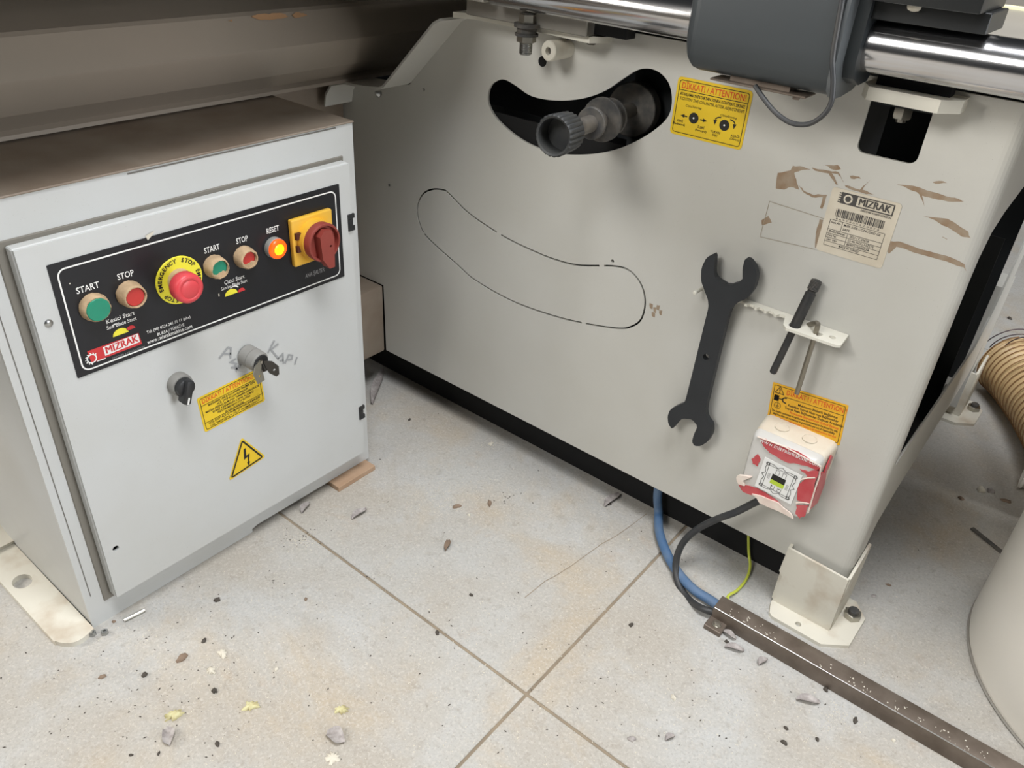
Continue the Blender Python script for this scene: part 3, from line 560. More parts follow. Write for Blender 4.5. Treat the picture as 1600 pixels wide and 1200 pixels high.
# control plate
CPf = Fr((-.8499, .3028, .3866), (0, 1, 0), (0, 0, 1)); W, H = .3955, .1400
b = MB(); b.prism(CPf, rr(0, W, 0, H, .0012), [], 0, .0010); cp = build('control_plate', b, plateblk, cab); cp['label'] = 'black control faceplate with white rounded border'
CP = Fr((-.8499, 0, 0), (0, 1, 0), (0, 0, 1)); T = .0013
b = MB(); b.line(CPf, rr(.008, W-.008, .006, H-.008, .009), .0018, T, True); build('border', b, white, cp)
def pd(u, v, x=-.8488): q = P(u, v, 'x', x); return q.y, q.z
b = MB()
for t, (u, v), sz, wd in (('START', (137, 450), .0105, .0255), ('STOP', (196, 430), .0105, .0195), ('START', (331, 389), .0105, .0215), ('STOP', (378, 375), .0105, .017), ('RESET', (426, 359), .0105, .0195)):
    a, c_ = pd(u, v); b = MB(); b.text(CP, t, a, c_, sz, c=T, width=wd, bold=.012); build('lettering', b, white, cp)
for t, (u, v), sz, wd in (('Kesici Start', (188, 496), .0075, .034), ('Saw Blade Start', (190, 505), .0068, .036), ('Çizici Start', (366, 437), .0075, .030), ('Scoring Blade Start', (366, 445), .0062, .039), ('www.mizrakmakine.com', (266, 522), .0075, .060), ('BURSA / TÜRKİYE', (267, 515), .0055, .036), ('Tel: (90) 0224 241 71 11 (pbx)', (264, 507), .0055, .058)):
    a, c_ = pd(u, v); b = MB(); b.text(CP, t, a, c_, sz, c=T, width=wd, bold=.008); build('lettering', b, white, cp)
for u, v, s_ in ((186, 513, 1), (369, 453, .9)):
    b = MB(); a, c_ = pd(u, v); b.line(CP, [(a+.008*s_*math.cos(t)-.003, c_+.007*s_*math.sin(t)) for t in [.5, .8, 1.1, 1.4, 1.8, 2.1]], .0016, T); build('arrow_mark', b, white, cp)
b = MB()
a, c_ = pd(174, 545); b.line(CP, circ(a-.024, c_-.003, .0052, 22), .0014, T+.0003, True)
for k in range(9): t = math.radians(30+k*28); b.line(CP, [(a-.024+.0058*math.cos(t), c_-.003+.0058*math.sin(t)), (a-.024+.0075*math.cos(t+.2), c_-.003+.0075*math.sin(t+.2))], .0012, T+.0003)
b.line(CP, [(a-.019, c_-.0085), (a-.009, c_-.0088)], .0012, T+.0003)
LG = Fr(CP(a+.0125, c_+.0008), (0, 1, .03), (0, 0, 1)); b.rect(LG, -.0215, .0215, -.0058, .0058, T+.0003)
build('logo_emblem', b, white, cp)
b = MB(); lg = pxD([(136, 549), (216, 520), (222, 537), (143, 567)], -.8488); b.poly(CP, lg, T)
[b.text(LG, 'MIZRAK', k*.0004, 0, .0128, c=T+.0006+k*.00002, width=.039) for k in (-1, 0, 1)]
build('red_logo', b, redlogo, cp)
for u, v in ((204, 512), (377, 453)):
    b = MB(); q = pd(u, v); b.poly(CP, [(q[0]-.0055, q[1]-.002), (q[0]+.0055, q[1]-.002)]+[(q[0]+.0055*math.cos(t), q[1]-.002+.005*math.sin(t)) for t in (.5, 1.0, 1.57, 2.1, 2.6)], T); build('scoring_symbol', b, redlogo, cp)
for u, v in ((188, 519), (361, 457)):
    b = MB(); q = pd(u, v); b.poly(CP, [(q[0]-.0095, q[1]-.003), (q[0]+.0095, q[1]-.003)]+[(q[0]+.0095*math.cos(t), q[1]-.003+.008*math.sin(t)) for t in (.4, .8, 1.2, 1.57, 1.9, 2.3, 2.7)], T); build('blade_symbol', b, yelpr, cp)
b = MB(); q = pd(492, 426.5); b.text(CP, 'ANA ŞALTER', q[0], q[1], .009, c=T, width=.034, bold=.0, shear=.1); build('faint_lettering', b, grey, cp); b = MB(); q = pd(204, 552); b.text(CP, 'DISCOVER A NEW HORIZON', q[0]-.002, q[1]+.0015, .0045, c=T, width=.040)
build('faint_lettering', b, grey, cp)
b = MB(); q = pd(235, 369); b.poly(CP, [(q[0]-.004, q[1]-.004), (q[0]+.003, q[1]+.001), (q[0]+.006, q[1]+.005), (q[0]-.006, q[1]+.002)], T); q = pd(109, 443); b.poly(CP, circ(*q, .0009, 6), T); q = pd(342, 461); b.rect(CP, q[0]-.0007, q[0]+.0007, q[1]-.002, q[1]+.002, T); build('scratch', b, chipw, cp)
# push buttons
def button(u, v, r, capm, cr_, hgt, label, rec=.002, blob=0):
    q = P(u, v, 'x', -.8488+hgt); c = Vector((-.8489, q.y, q.z)); b = MB(); n = 40; prof = [(0, r*1.04), (.002, r*1.06), (hgt*.55, r*1.0), (hgt*.9, r*.93), (hgt, r*.86), (hgt, cr_*1.06), (hgt-.006, cr_*1.04)]
    b.lathe(c, (1, 0, 0), prof, n)
    for i, p_ in enumerate(b.v): b.v[i] = p_+Vector((R.uniform(-.0004, .0004), R.uniform(-.0003, .0003), R.uniform(-.0003, .0003)))
    k = build('push_button', b, beigedust, cab, smooth=60); k['label'] = label
    b = MB(); b.lathe(c, (1, 0, 0), [(hgt-.006, cr_*1.0), (hgt-rec-.0006, cr_), (hgt-rec, cr_*.95)], 32); build('cap', b, capm, k)
    if blob:
        b = MB(); pts = []
        for i in range(18):
            t = math.pi+math.pi*i/17; rr_ = cr_*1.04; pts.append((c.y+rr_*math.cos(t+blob*.25), c.z+rr_*math.sin(t+blob*.25)))
        for i in range(14): t = i/13; pts.append((c.y+cr_*(1-2*t)*.92, c.z-cr_*(.52+.10*math.sin(t*7+blob*3)+.05*math.sin(t*19))))
        b.prism(CP, pts, [], hgt-rec+.0008, hgt-rec+.0028); build('sawdust_crust', b, beigedust, k, smooth=60)
    return k
button(154, 484, .0158, green, .0134, .011, 'green start button, far left of the black plate', -.001)
button(213, 465, .0148, redcap, .0110, .016, 'red stop button beside the emergency stop')
button(345, 421, .0140, green, .0105, .015, 'green scoring start button caked in sawdust', .003, .8)
button(391, 406, .0138, redcap, .0098, .015, 'red scoring stop button clogged with sawdust', .004, 1)
# reset lamp
q = P(436, 390, 'x', -.8488+.012); c = Vector((-.8489, q.y, q.z)); b = MB(); b.lathe(c, (1, 0, 0), [(0, .0142), (.007, .0142), (.008, .0135)], 36); lp = build('reset_lamp', b, greycol, cab); lp['label'] = 'glowing orange reset lamp'
b = MB(); b.lathe(c, (1, 0, 0), [(.007, .0132), (.011, .0132), (.0125, .0118), (.0130, .009)], 32); build('lens', b, lampo, lp)
b = MB(); b.lathe(c, (1, 0, 0), [(.0128, .0078), (.0136, .0065), (.0139, .003)], 28); build('lit_core', b, lampc, lp)
# emergency stop
q = P(281, 438, 'x', -.8470); ec = Vector((-.8489, q.y, q.z)); b = MB(); b.lathe(ec, (1, 0, 0), [(0, .0302), (.0012, .0305), (.0018, .0300)], 56); es = build('emergency_stop', b, yelpr, cab); es['label'] = 'red mushroom emergency stop on a yellow disc'
b = MB(); EF = Fr(ec+Vector((.002, 0, 0)), (0, 1, 0), (0, 0, 1)); tx = 'EMERGENCY STOP EMERGENCY STOP '
for i, ch in enumerate(tx):
    if ch == ' ': continue
    t = math.radians(192-i*12); b.text(EF, ch, .0253*math.cos(t), .0253*math.sin(t), .0072, c=.0002, bold=.03, rot=t-math.pi/2)
build('ring_lettering', b, blackpr, es)
hc = P(297, 452, 'x', -.8489+.050); ec2 = Vector((-.8489, hc.y, hc.z)); mid = (ec2.yz-ec.yz)
b = MB(); b.lathe(ec+Vector((.0015, 0, 0)), (1, mid.x/.05, mid.y/.05), [(0, .0150), (.006, .0150), (.008, .0135), (.018, .0130), (.030, .0122), (.036, .0122)], 36); build('neck', b, beigedust, es, smooth=50)
b = MB(); b.lathe(Vector((-.8489+.033, hc.y, hc.z)), (1, 0, 0), [(0, .012), (.001, .0165), (.004, .0182), (.012, .0184), (.016, .0176), (.0178, .0155), (.0180, .0118), (.0174, .0112), (.0183, .0095), (.0188, .004)], 48); mh = build('mushroom_head', b, stopred, es, smooth=50)
# main rotary switch
sc = Vector((-.8489, .6490, .4602)); RF = Fr(sc, (0, 1, 0), (0, 0, 1)); q0 = P(491, 371, 'x', -.842); sc.y = q0.y-.002; sc.z = q0.z; RF.o = sc
b = MB(); b.box(-.0345, .0345, -.0335, .0335, 0, .0085, .0022, 3, fr=RF); rs = build('main_switch', b, rotyel, cab); rs['label'] = 'yellow square main switch with red rotary handle'
b = MB(); b.lathe(sc, (1, 0, 0), [(.008, .0285), (.020, .0280), (.0205, .0255)], 48); build('lock_ring', b, rotyel, rs)
b = MB()
lw = mat('dark lock window', '4a201b', .5)
for z_ in (.011, -.007): b = MB(); b.box(-.0315, -.0235, z_-.0045, z_+.0045, .008, .0132, fr=RF); build('lock_window', b, lw, rs)
b = MB(); b.lathe(sc, (1, 0, 0), [(.018, .0265), (.030, .0272), (.032, .0262), (.032, .0238), (.025, .0225), (.0245, .002)], 48); kn = build('rotary_dish', b, rotred, rs, smooth=50)
b = MB(); hpz = [(-.011, .0215), (.004, .0235), (.011, .015), (.010, -.020), (.008, -.034), (-.002, -.034), (-.011, -.020)]
b.prism(RF, [(-.012, .012), (-.004, .021), (.008, .018), (.0115, .006), (.0095, -.036), (.0005, -.036), (-.010, -.020)], [circ(.005, -.004, .0018, 8)], .0245, .038); build('rotary_handle', b, rotred, rs)
# selector knob
q = P(286, 603, 'x', -.838); c = Vector((-.850, q.y, q.z)); b = MB(); b.lathe(c, (1, 0, 0), [(0, .0150), (.010, .0150), (.013, .0140)], 36); sk = build('selector_switch', b, greycol, cab); sk['label'] = 'black selector knob on the left with white pointer'
b = MB(); b.lathe(c, (1, 0, 0), [(.012, .0125), (.020, .0120), (.021, .010)], 32); KF = Fr(c, (0, 1, -.35), (0, .35, 1)); b.box(-.005, .005, -.020, .012, .012, .028, .002, 2, fr=KF); build('knob', b, blackp, sk)
b = MB(); b.box(-.001, .001, -.0205, -.010, .0275, .0290, fr=KF); b.box(-.001, .001, -.0212, -.0195, .017, .0290, fr=KF); build('pointer', b, white, sk)
# key lock
q = P(392, 558, 'x', -.840); c = Vector((-.850, q.y, q.z)); ax = Vector((1, .12, -.12)); b = MB(); b.lathe(c, ax, [(0, .0150), (.013, .0150), (.0135, .0143), (.014, .0150), (.025, .0148), (.027, .0130), (.027, .0118)], 40); kl = build('key_lock', b, greycol, cab); kl['label'] = 'round grey key lock with keys hanging from it'
b = MB(); b.lathe(c+ax*.0265, ax, [(0, .0120), (.002, .0118), (.0022, .002)], 32); build('lock_face', b, blackp, kl)
k0 = c+ax*.029
b = MB(); kf = Fr(k0+Vector((0, -.001, .002)), (.75, -.45, -.15), (.1, .3, 1)); b.box(-.001, .002, -.004, .004, -.001, .001, fr=kf)
kf1 = Fr(k0+Vector((.001, -.002, .004)), (.25, -.85, -.1), (-.2, -.1, 1)); b.prism(kf1, [(0, .003), (.012, .000), (.020, -.008), (.019, -.024), (.006, -.026), (.003, -.010), (-.003, -.004)], [circ(.011, -.016, .0015, 8)], 0, .0014); build('key', b, zinc, kl)
b = MB(); kf2 = Fr(k0+Vector((.002, .001, .003)), (.3, .9, -.15), (-.1, .1, 1)); b.prism(kf2, [(0, .002), (.012, .000), (.021, -.008), (.022, -.020), (.018, -.023), (.008, -.017), (.003, -.008)], [circ(.015, -.013, .0017, 8)], 0, .0016); b.cyl(k0+Vector((0, 0, -.001)), k0+Vector((.006, 0, -.010)), .003, 12); build('key', b, mat('dark key', '45423e', .3, .8), kl)
# yellow stickers on the door
a0 = pd(310, 624, -.85); a1 = pd(408, 589, -.85); a2 = pd(321, 676, -.85)
fr = Fr((-.8498, .4415, .2365), (0, 1, .05), (0, -.0, 1)); W, H = .0985, .0565
st = sticker('warning_sticker', fr, W, H, yellow, .003, parent=cab, label='yellow emergency stop warning sticker below the key lock')
b = MB(); border(b, fr, W, H, .003, .0008, .003); b.line(fr, [(.003, H-.0145), (W-.003, H-.0145)], .0007, .0007); b.line(fr, [(.003, .0140), (W-.003, .0140)], .0007, .0007)
for i, (t, wd) in enumerate((('MAKİNANIN YANLIŞ KULLANIMINI ÖNLEMEK İÇİN', .074), ('ACİL STOP KULLANILMALIDIR', .050), ('MAKİNA ARIZA DURUMUNDA TAMAMEN DURDURULUR', .086), ('ENERJİ KESİLMEDEN KAPAK AÇILMAZ', .066), ('PRESS THE EMERGENCY STOP BUTTON', .052), ('IN CASE OF DANGER', .030))): b.text(fr, t, W/2+.001, H-.0178-i*.0046, .0044, c=.0007, width=wd, bold=.02)
b.text(fr, '"ACİL STOP" ACİL DURUMLARDA KULLANILMALIDIR', W/2, .0107, .0046, c=.0007, width=.084, bold=.02); b.text(fr, 'USE "EMERGENCY STOP" IN EMERGENCY', W/2, .0058, .0046, c=.0007, width=.080, bold=.005, shear=.2)
build('print', b, blackpr, st)
b = MB(); b.text(fr, 'DİKKAT! / ATTENTION!', .046, H-.0085, .0098, c=.0007, width=.080, bold=.01); build('headline', b, orangepr, st)
tr = [pd(377, 683, -.85), pd(415, 713, -.85), pd(357, 752, -.85)]
tr = [(tr[0][0], tr[0][1]), (tr[2][0], tr[2][1]), (tr[1][0], tr[1][1])]
def shrink(l, d):
    cxx = sum(p_[0] for p_ in l)/len(l); cyy = sum(p_[1] for p_ in l)/len(l); o = []
    for p_ in l: v = Vector((p_[0]-cxx, p_[1]-cyy)); v = v*(1-d/v.length); o.append((cxx+v.x, cyy+v.y))
    return o
def rnd(l, k=.1):
    o = []
    for i in range(len(l)):
        a, b_, c_ = Vector(l[i-1]), Vector(l[i]), Vector(l[(i+1) % len(l)]); p1 = b_.lerp(a, k); p2 = b_.lerp(c_, k)
        for q in range(5): t = q/4; o.append(tuple(p1.lerp(b_, t).lerp(b_.lerp(p2, t), t)))
    return o
DF = Fr((-.8498, 0, 0), (0, 1, 0), (0, 0, 1))
b = MB(); b.prism(DF, rnd(tr, .09), [], 0, .0004); st = build('hazard_sticker', b, yellow, cab); st['label'] = 'yellow triangular high voltage sticker on the door'
b = MB(); b.line(DF, rnd(shrink(tr, .0065), .06), .0026, .0007, True); cxx = sum(p_[0] for p_ in tr)/3; cyy = sum(p_[1] for p_ in tr)/3
b.poly(DF, [(cxx-.001, cyy+.018), (cxx+.0025, cyy+.018), (cxx+.0015, cyy+.004), (cxx+.0075, cyy+.006), (cxx+.0045, cyy-.009), (cxx+.0025, cyy-.009), (cxx+.0035, cyy+.0015), (cxx-.003, cyy-.001)], .0007)
b.poly(DF, [(cxx+.001, cyy-.0075), (cxx+.0065, cyy-.0085), (cxx+.0032, cyy-.0155)], .0007); build('print', b, blackpr, st)
# marker writing
b = MB()
def zz_(l): return [pd(230+a/4.324, 530+c_/4.324, -.85) for a, c_ in l]
for l in ([(485, 130), (545, 55), (565, 60), (560, 130)], [(520, 100), (565, 95)], [(600, 130), (560, 155), (600, 165), (585, 190), (565, 190)], [(600, 215), (605, 185), (630, 175), (615, 200), (590, 195)],
          [(858, 8), (812, 95)], [(885, 30), (835, 70), (885, 130)], [(880, 135), (915, 100), (920, 165)], [(895, 145), (918, 140)], [(930, 165), (955, 105), (980, 110), (975, 135), (945, 140)], [(1012, 120), (1006, 135), (995, 172)]):
    b.line(DF, zz_(l), .0028, .0004)
o = build('marker_writing', b, marker, cab); o['label'] = 'faded grey hand lettering around the key lock'
# foot plate
b = MB(); foz = spline([(-1.10, .196), (-.90, .196), (-.878, .198), (-.862, .208), (-.8565, .222), (-.862, .2415)], 4)
b.prism(Fr((0, 0, 0), (1, 0, 0), (0, 1, 0)), [(-1.10, .2425)]+[(q.x, q.y) for q in [Vector(p_) for p_ in foz]], [circ(-1.0156, .2165, .0150, 24, .0125)], 0, .008)
fp_ = build('foot_flange', b, footp, cab, smooth=30); fp_['label'] = 'pale dusty foot flange with one oval hole'
b = MB(); pts = [(-1.10, 0, .008), (-1.125, 0, .010), (-1.145, 0, .016), (-1.16, 0, .026), (-1.17, 0, .036)]
b.sheet([(x, .200, z) for x, _, z in pts], (0, .043, 0), -.006); build('curled_flange_end', b, footp, cab)
# ================================================================ JUNCTION BOX
JF = Fr((-.2335, .94, .2245), (1, 0, .03), (0, 0, 1))
jb = empty('junction_box', (-.222, .92, .18), 'white plastic junction box wrapped in torn red film on the frame', 'junction box')
Yf = .052
b = MB(); jo = P(1182, 680, 'y', .888); j1 = P(1285, 728, 'y', .888); j2 = P(1245, 806, 'y', .888); j3 = P(1152, 748, 'y', .888)
x0, x1, zb, zt = -.263, -.172, .205, .2955
def ringbox(b, x0, x1, z0, z1, lv, r=.009):
    rings = []
    for yy, ins in lv: rings.append([(a, yy, c_) for a, c_ in rr(x0+ins, x1-ins, z0+ins, z1-ins, max(.002, r-ins*.3), 4)])
    n = len(rings[0]); vs = [q for r_ in rings for q in r_]; fs = []
    for k in range(len(rings)-1):
        for i in range(n): j = (i+1) % n; fs.append((k*n+i, k*n+j, (k+1)*n+j, (k+1)*n+i))
    fs.append(tuple(range((len(rings)-1)*n, len(rings)*n))); fs.append(tuple(range(n))[::-1]); b.add(vs, fs)
ringbox(b, x0-.004, x1+.004, zb-.012, zt+.004, [(.9395, -.001), (.903, .002), (.902, .0035)]); build('box_base', b, boxw, jb)
b = MB(); ringbox(b, x0-.004, x1+.004, zb-.012, zt+.004, [(.902, .002), (.892, .0035), (.8885, .006), (.888, .0085)]); build('box_lid', b, film, jb)
LF = Fr((0, .888, 0), (1, 0, 0), (0, 0, 1))
def jz(l, y=.888): return [(q.x, q.z) for q in (P(1140+a/5.215, 590+c_/5.215, 'y', y) for a, c_ in l)]
b = MB()
for l in ([(240, 480), (420, 545), (560, 600), (740, 720), (735, 760), (640, 720), (560, 700), (470, 690), (330, 610), (280, 560)], [(570, 740), (640, 760), (735, 745), (700, 860), (680, 960), (650, 1020), (555, 1000), (560, 880), (640, 800)], [(180, 660), (230, 620), (250, 660), (235, 720), (190, 700)], [(75, 865), (200, 890), (290, 930), (400, 1010), (420, 1040), (300, 990), (200, 960), (110, 930)], [(550, 1035), (640, 1040), (620, 1120), (570, 1145), (540, 1110)]):
    b.prism(LF, ragged(jz(l), 3, .0008), [], .0002, .0010)
o = build('red_film', b, redfilm, jb); o['label'] = 'torn glossy red protective film on the lid'
b = MB(); SFx = Fr((x1+.0052, 0, 0), (0, 1, 0), (0, 0, 1)); b.prism(SFx, ragged([(.893, .215), (.93, .205), (.935, .235), (.92, .262), (.928, .285), (.915, .296), (.905, .27), (.893, .280)], 3, .0012), [], -.001, .0006)
BFx = Fr((0, 0, zb-.0145), (1, 0, 0), (0, -1, 0)); build('red_film', b, redfilm, jb)
b = MB()
for l in ([(230, 480), (450, 560), (745, 720), (735, 800), (700, 900), (640, 1100)], [(545, 1020), (600, 1015), (650, 1025)], [(580, 830), (640, 815), (700, 812)]): b.tube([Vector((a, .8872, c_)) for a, c_ in jz(l)], .0011, 6)
tf = [(60, 800), (90, 790), (190, 800), (120, 830), (130, 870), (80, 860)]; b.prism(LF, ragged(jz(tf), 2, .001), [], .0, .004)
b.prism(LF, ragged(jz([(190, 940), (260, 960), (400, 1010), (500, 1100), (520, 1140), (400, 1080), (250, 1010)]), 2, .001), [], .001, .0030)
build('film_fold', b, mat('whitened film', 'e4d8cc', .4, col2='d3b0a4', scale=60), jb)
# knockouts on top
b = MB()
for xx in (-.238, -.200): b = MB(); b.lathe((xx, .922, zt+.0035), (0, 0, 1), [(0, .0098), (.0014, .0098), (.0015, .0088), (.0010, .0086)], 28); build('knockout', b, boxw, jb)
# white information sticker on the lid
c4 = [P(1140+a/5.215, 590+c_/5.215, 'y', .8865) for a, c_ in ((285, 640), (593, 795), (500, 1030), (205, 880))]
uu = (c4[1]-c4[0]); vv = (c4[0]-c4[3]); ST = Fr(c4[3], (1, 0, -.03), (0, 0, 1)); W = uu.length*.99; H = vv.length*.99; ST = Fr(c4[3], uu, vv)
b = MB(); b.prism(ST, [(0, 0), (W, 0), (W, H), (0, H)], [], 0, .0004); st = build('wiring_sticker', b, white, jb)
b = MB(); k = W/100
o8 = [(8, 20), (20, 9), (40, 11), (50, 6), (60, 11), (80, 9), (92, 20), (89, 45), (94, 60), (89, 75), (92, 88)]
def S8(l): return [(a*k, c_*H/100) for a, c_ in l]
b.line(ST, S8([(12, 10), (30, 10), (38, 14), (50, 6), (62, 14), (70, 10), (88, 10), (90, 30), (86, 42), (94, 50), (86, 58), (90, 70), (88, 90), (70, 90), (62, 86), (50, 94), (38, 86), (30, 90), (12, 90), (10, 70), (14, 58), (6, 50), (14, 42), (10, 30)]), .0007, .0007, True)
b.line(ST, S8([(17, 16), (83, 16), (83, 84), (17, 84)]), .0006, .0007, True)
for a, c_ in ((13, 14), (87, 14), (87, 86), (13, 86)): b.line(ST, [(a*k+.0022*math.cos(t), c_*H/100+.0022*math.sin(t)) for t in [math.pi*2*i/12 for i in range(12)]], .0009, .0007, True)
b.rect(ST, 32*k, 68*k, .46*H, .64*H, .0007)
for a in (38, 56): b.line(ST, S8([(a, 66), (a, 80), (a+9, 80), (a+9, 66)]), .0005, .0007); b.line(ST, S8([(a, 30), (a, 18), (a+9, 18), (a+9, 30)]), .0005, .0007)
for i in range(6): b.line(ST, S8([(21, 44+i*3), (28, 44+i*3)]), .0004, .0007); b.line(ST, S8([(72, 36+i*3), (79, 36+i*3)]), .0004, .0007)
for a in (40, 60): b.poly(ST, [(a*k+.0009*math.cos(t), .27*H+.0009*math.sin(t)) for t in [math.pi*2*i/8 for i in range(8)]], .0009)
build('print', b, blackpr, st)
b = MB(); b.rect(ST, 32*k, 68*k, .33*H, .46*H, .0007); build('green_band', b, mat('lime print', 'b5cf3a', .5), st)
uvec = P(1140+760/5.215, 590+715/5.215, 'y', .8865)-P(1140+250/5.215, 590+495/5.215, 'y', .8865)
wf = Fr(P(1140+490/5.215, 590+610/5.215, 'y', .8865), uvec, (0, 0, 1)); b = MB(); b.text(wf, 'www.mizrakmakine.com', 0, 0, .0095, c=.0006, width=uvec.length*.96, bold=.0); build('web_lettering', b, white, jb)
# ================================================================ CABLES AND FLOOR CHANNEL
ch = empty('cable_channel', (-.03, .846, 0), 'brown steel cable channel lying on the floor in front of the levelling foot', 'cable channel')
b = MB(); b.box(-.236, .9, .8325, .8615, 0, .028, .0012, 2); build('channel', b, rawsteel, ch)
b = MB(); b.box(-.234, .898, .8322, .8336, .0268, .0284, .0004, 1); build('bright_edge', b, steel, ch)  # bright steel strip along the channel's near top edge
b = MB(); b.box(-.2365, -.2105, .812, .8335, .0, .009, .001, 1); tb = build('mounting_tab', b, rawsteel, ch)
b = MB(); b.lathe((-.222, .823, .009), (0, 0, 1), [(0, .0068), (.0015, .0068), (.0016, .005), (.005, .0045), (.0052, .001)], 20); build('screw', b, zinc, tb)
crumb = MB()
for (u, v) in ((1140, 962), (1200, 990), (1208, 996), (1165, 968), (1390, 1120), (1400, 1130), (1470, 1190), (1280, 1060), (1316, 1076), (1335, 1088), (1455, 1180), (1150, 995), (1180, 985), (1428, 1150), (1352, 1096), (1500, 1190), (1535, 1180)):
    for k in range(5):
        q = P(u+R.gauss(0, 7), v+R.gauss(0, 3), 'z', .0285); s_ = R.uniform(.0005, .0012)
        if not (.8335 < q.y < .861): q.y = R.uniform(.834, .85)
        t = R.uniform(0, 3); crumb.lathe((q.x, q.y, .0281), (0, 0, 1), [(0, s_), (s_*.5, s_*.7), (s_*.7, .0003)], 5)
o = build('sawdust', crumb, chipw, ch); o['kind'] = 'stuff'
def cable(name, pts, r, m, label, cat='cable'):
    b = MB(); b.tube(spline(pts, 10), r, 14); return tag(build(name, b, m, smooth=60), label, cat)
Pz = lambda u, v, z: P(u, v, 'z', z)
cable('cable', [Vector((-.2255, .905, .196)), P(1178, 786, 'y', .898), P(1150, 800, 'y', .895), P(1118, 812, 'y', .893), P(1088, 828, 'y', .892), P(1066, 850, 'y', .888), P(1056, 880, 'y', .878), P(1060, 912, 'y', .862), P(1076, 936, 'y', .849), Pz(1098, 951, .012), Vector((-.225, .843, .012))], .0052, cableb, 'black cable looping from the junction box down to the floor channel')
cable('cable', [Vector((-.418, .978, .14)), Vector((-.416, .975, .09)), Vector((-.413, .970, .05)), Pz(1029, 800, .018), Pz(1030, 830, .012), Pz(1042, 865, .010), Pz(1062, 898, .008), Pz(1085, 922, .008), Pz(1110, 938, .009), Vector((-.222, .853, .012))], .0075, cableblue, 'thick dusty blue cable on the floor beside the black one')
cable('earth_wire', [Vector((-.257, .972, .12)), Vector((-.255, .972, .07)), Pz(1170, 862, .022), Pz(1172, 885, .008), Pz(1166, 905, .004), Pz(1152, 922, .005), Pz(1138, 931, .012), Vector((-.226, .864, .016))], .0022, gy, 'thin green and yellow earth wire rising behind the channel', 'wire')
# ================================================================ HOSE, DRUM, SMALL THINGS ON THE RIGHT
hz = empty('extraction_hose', (.02, 1.75, 0), 'tan ribbed extraction hose lying behind the saw frame', 'hose')
HR = .066; hp0 = [(x_-.026, y_, HR) for x_, y_ in ((-.035, 1.865), (.0, 1.825), (.045, 1.755), (.085, 1.68), (.12, 1.60), (.15, 1.52), (.19, 1.43))]
path = spline(hp0, 22)
b = MB(); b.tube(path, lambda i: HR-.004+.003*math.cos(i*2*math.pi/5.5), 40, cap=False); build('skin', b, hosem, hz, smooth=80)
# spiral rib
def alongpath(path):
    L = [0]
    for i in range(1, len(path)): L.append(L[-1]+(path[i]-path[i-1]).length)
    return L
Ls = alongpath(path); tot = Ls[-1]; pts = []; u_ = Vector((0, 0, 1)); turns = int(tot/.0165)
for k in range(turns*24):
    s_ = tot*k/(turns*24); i = max(j for j in range(len(Ls)) if Ls[j] <= s_); i = min(i, len(path)-2); f = (s_-Ls[i])/(Ls[i+1]-Ls[i]); p_ = path[i].lerp(path[i+1], f); t_ = (path[min(i+2, len(path)-1)]-path[max(i-1, 0)]).normalized()
    uu_ = (u_-t_*u_.dot(t_)).normalized(); vv_ = t_.cross(uu_); a = 2*math.pi*k/24; pts.append(p_+(uu_*math.cos(a)+vv_*math.sin(a))*(HR+.0005))
b = MB(); b.tube(pts, .0012, 5); build('spiral_rib', b, hoser, hz)
for j, (ra, off, tl) in enumerate(((.066, (-.02, .03, .012), .3), (.060, (-.01, .012, .02), .9), (.055, (.01, .0, .03), 1.3))):
    b = MB(); c = Vector((-.046, 1.85, HR))+Vector(off); pts = [c+Vector((math.cos(t)*ra*.8, math.cos(t)*ra*.5+.01*math.sin(t*2+j), math.sin(t)*ra)) for t in [(-.2+tl*.2)+i*2.9/18 for i in range(19)]]; b.tube(pts, .0013, 6); build('loose_wire', b, hosewire, hz)
b = MB(); c = Vector((-.046, 1.84, HR)); vs = []
b.prism(Fr(c+Vector((.02, 0, .058)), (1, -.4, 0), (.2, 1, .25)), ragged([(-.04, -.02), (.03, -.028), (.06, .0), (.02, .022), (-.03, .025)], 4, .004), [], 0, .0012); o = build('torn_flap', b, mat('pale torn plastic', 'd0b482', .5), hz)
# drum
dr = MB(); dr.lathe((.312, 1.125, 0), (0, 0, 1), [(0, .247), (.004, .2535), (.012, .2555), (.10, .2555), (.30, .2555), (.50, .2555), (.505, .259), (.53, .259), (.535, .2555), (.545, .25), (.548, .12)], 96)
D_ = tag(build('drum', dr, drumm, smooth=40), 'big smooth white plastic drum standing at the right edge', 'drum')
b = MB(); b.lathe((.312, 1.125, .0), (0, 0, 1), [(.0, .2555), (.0025, .2565), (.004, .2555)], 96); build('base_seam', b, mat('seam grey', '8e8a83', .6), D_)
# white plastic pipe end by the hose
q = Pz(1600, 750, 0); b = MB(); b.lathe((q.x+.020, q.y-.025, .022), (-1, -.1, 0), [(-.10, .019), (.018, .019), (.022, .022), (.026, .022), (.026, .017), (.0, .017)], 28); tag(build('pipe_end', b, drumm), 'white plastic pipe end on the floor below the tan hose', 'pipe')
# dark strip on the floor
a = Pz(1518, 826, 0); b_ = Pz(1580, 876, 0); b = MB(); d = (b_-a).normalized(); b.box(0, (b_-a).length, -.004, .004, 0, .003, .0006, 1, fr=Fr(a, d, Vector((-d.y, d.x, 0)))); tag(build('metal_strip', b, dusty), 'narrow dark metal strip on the shaded floor beside the drum', 'strip')
# wood packing under the cabinet
b = MB(); b.box(-.915, -.845, .655, .738, 0, .0095, .0006, 1); tag(build('wood_wedge', b, wood), 'thin reddish wood offcut wedged under the cabinet corner', 'wood')
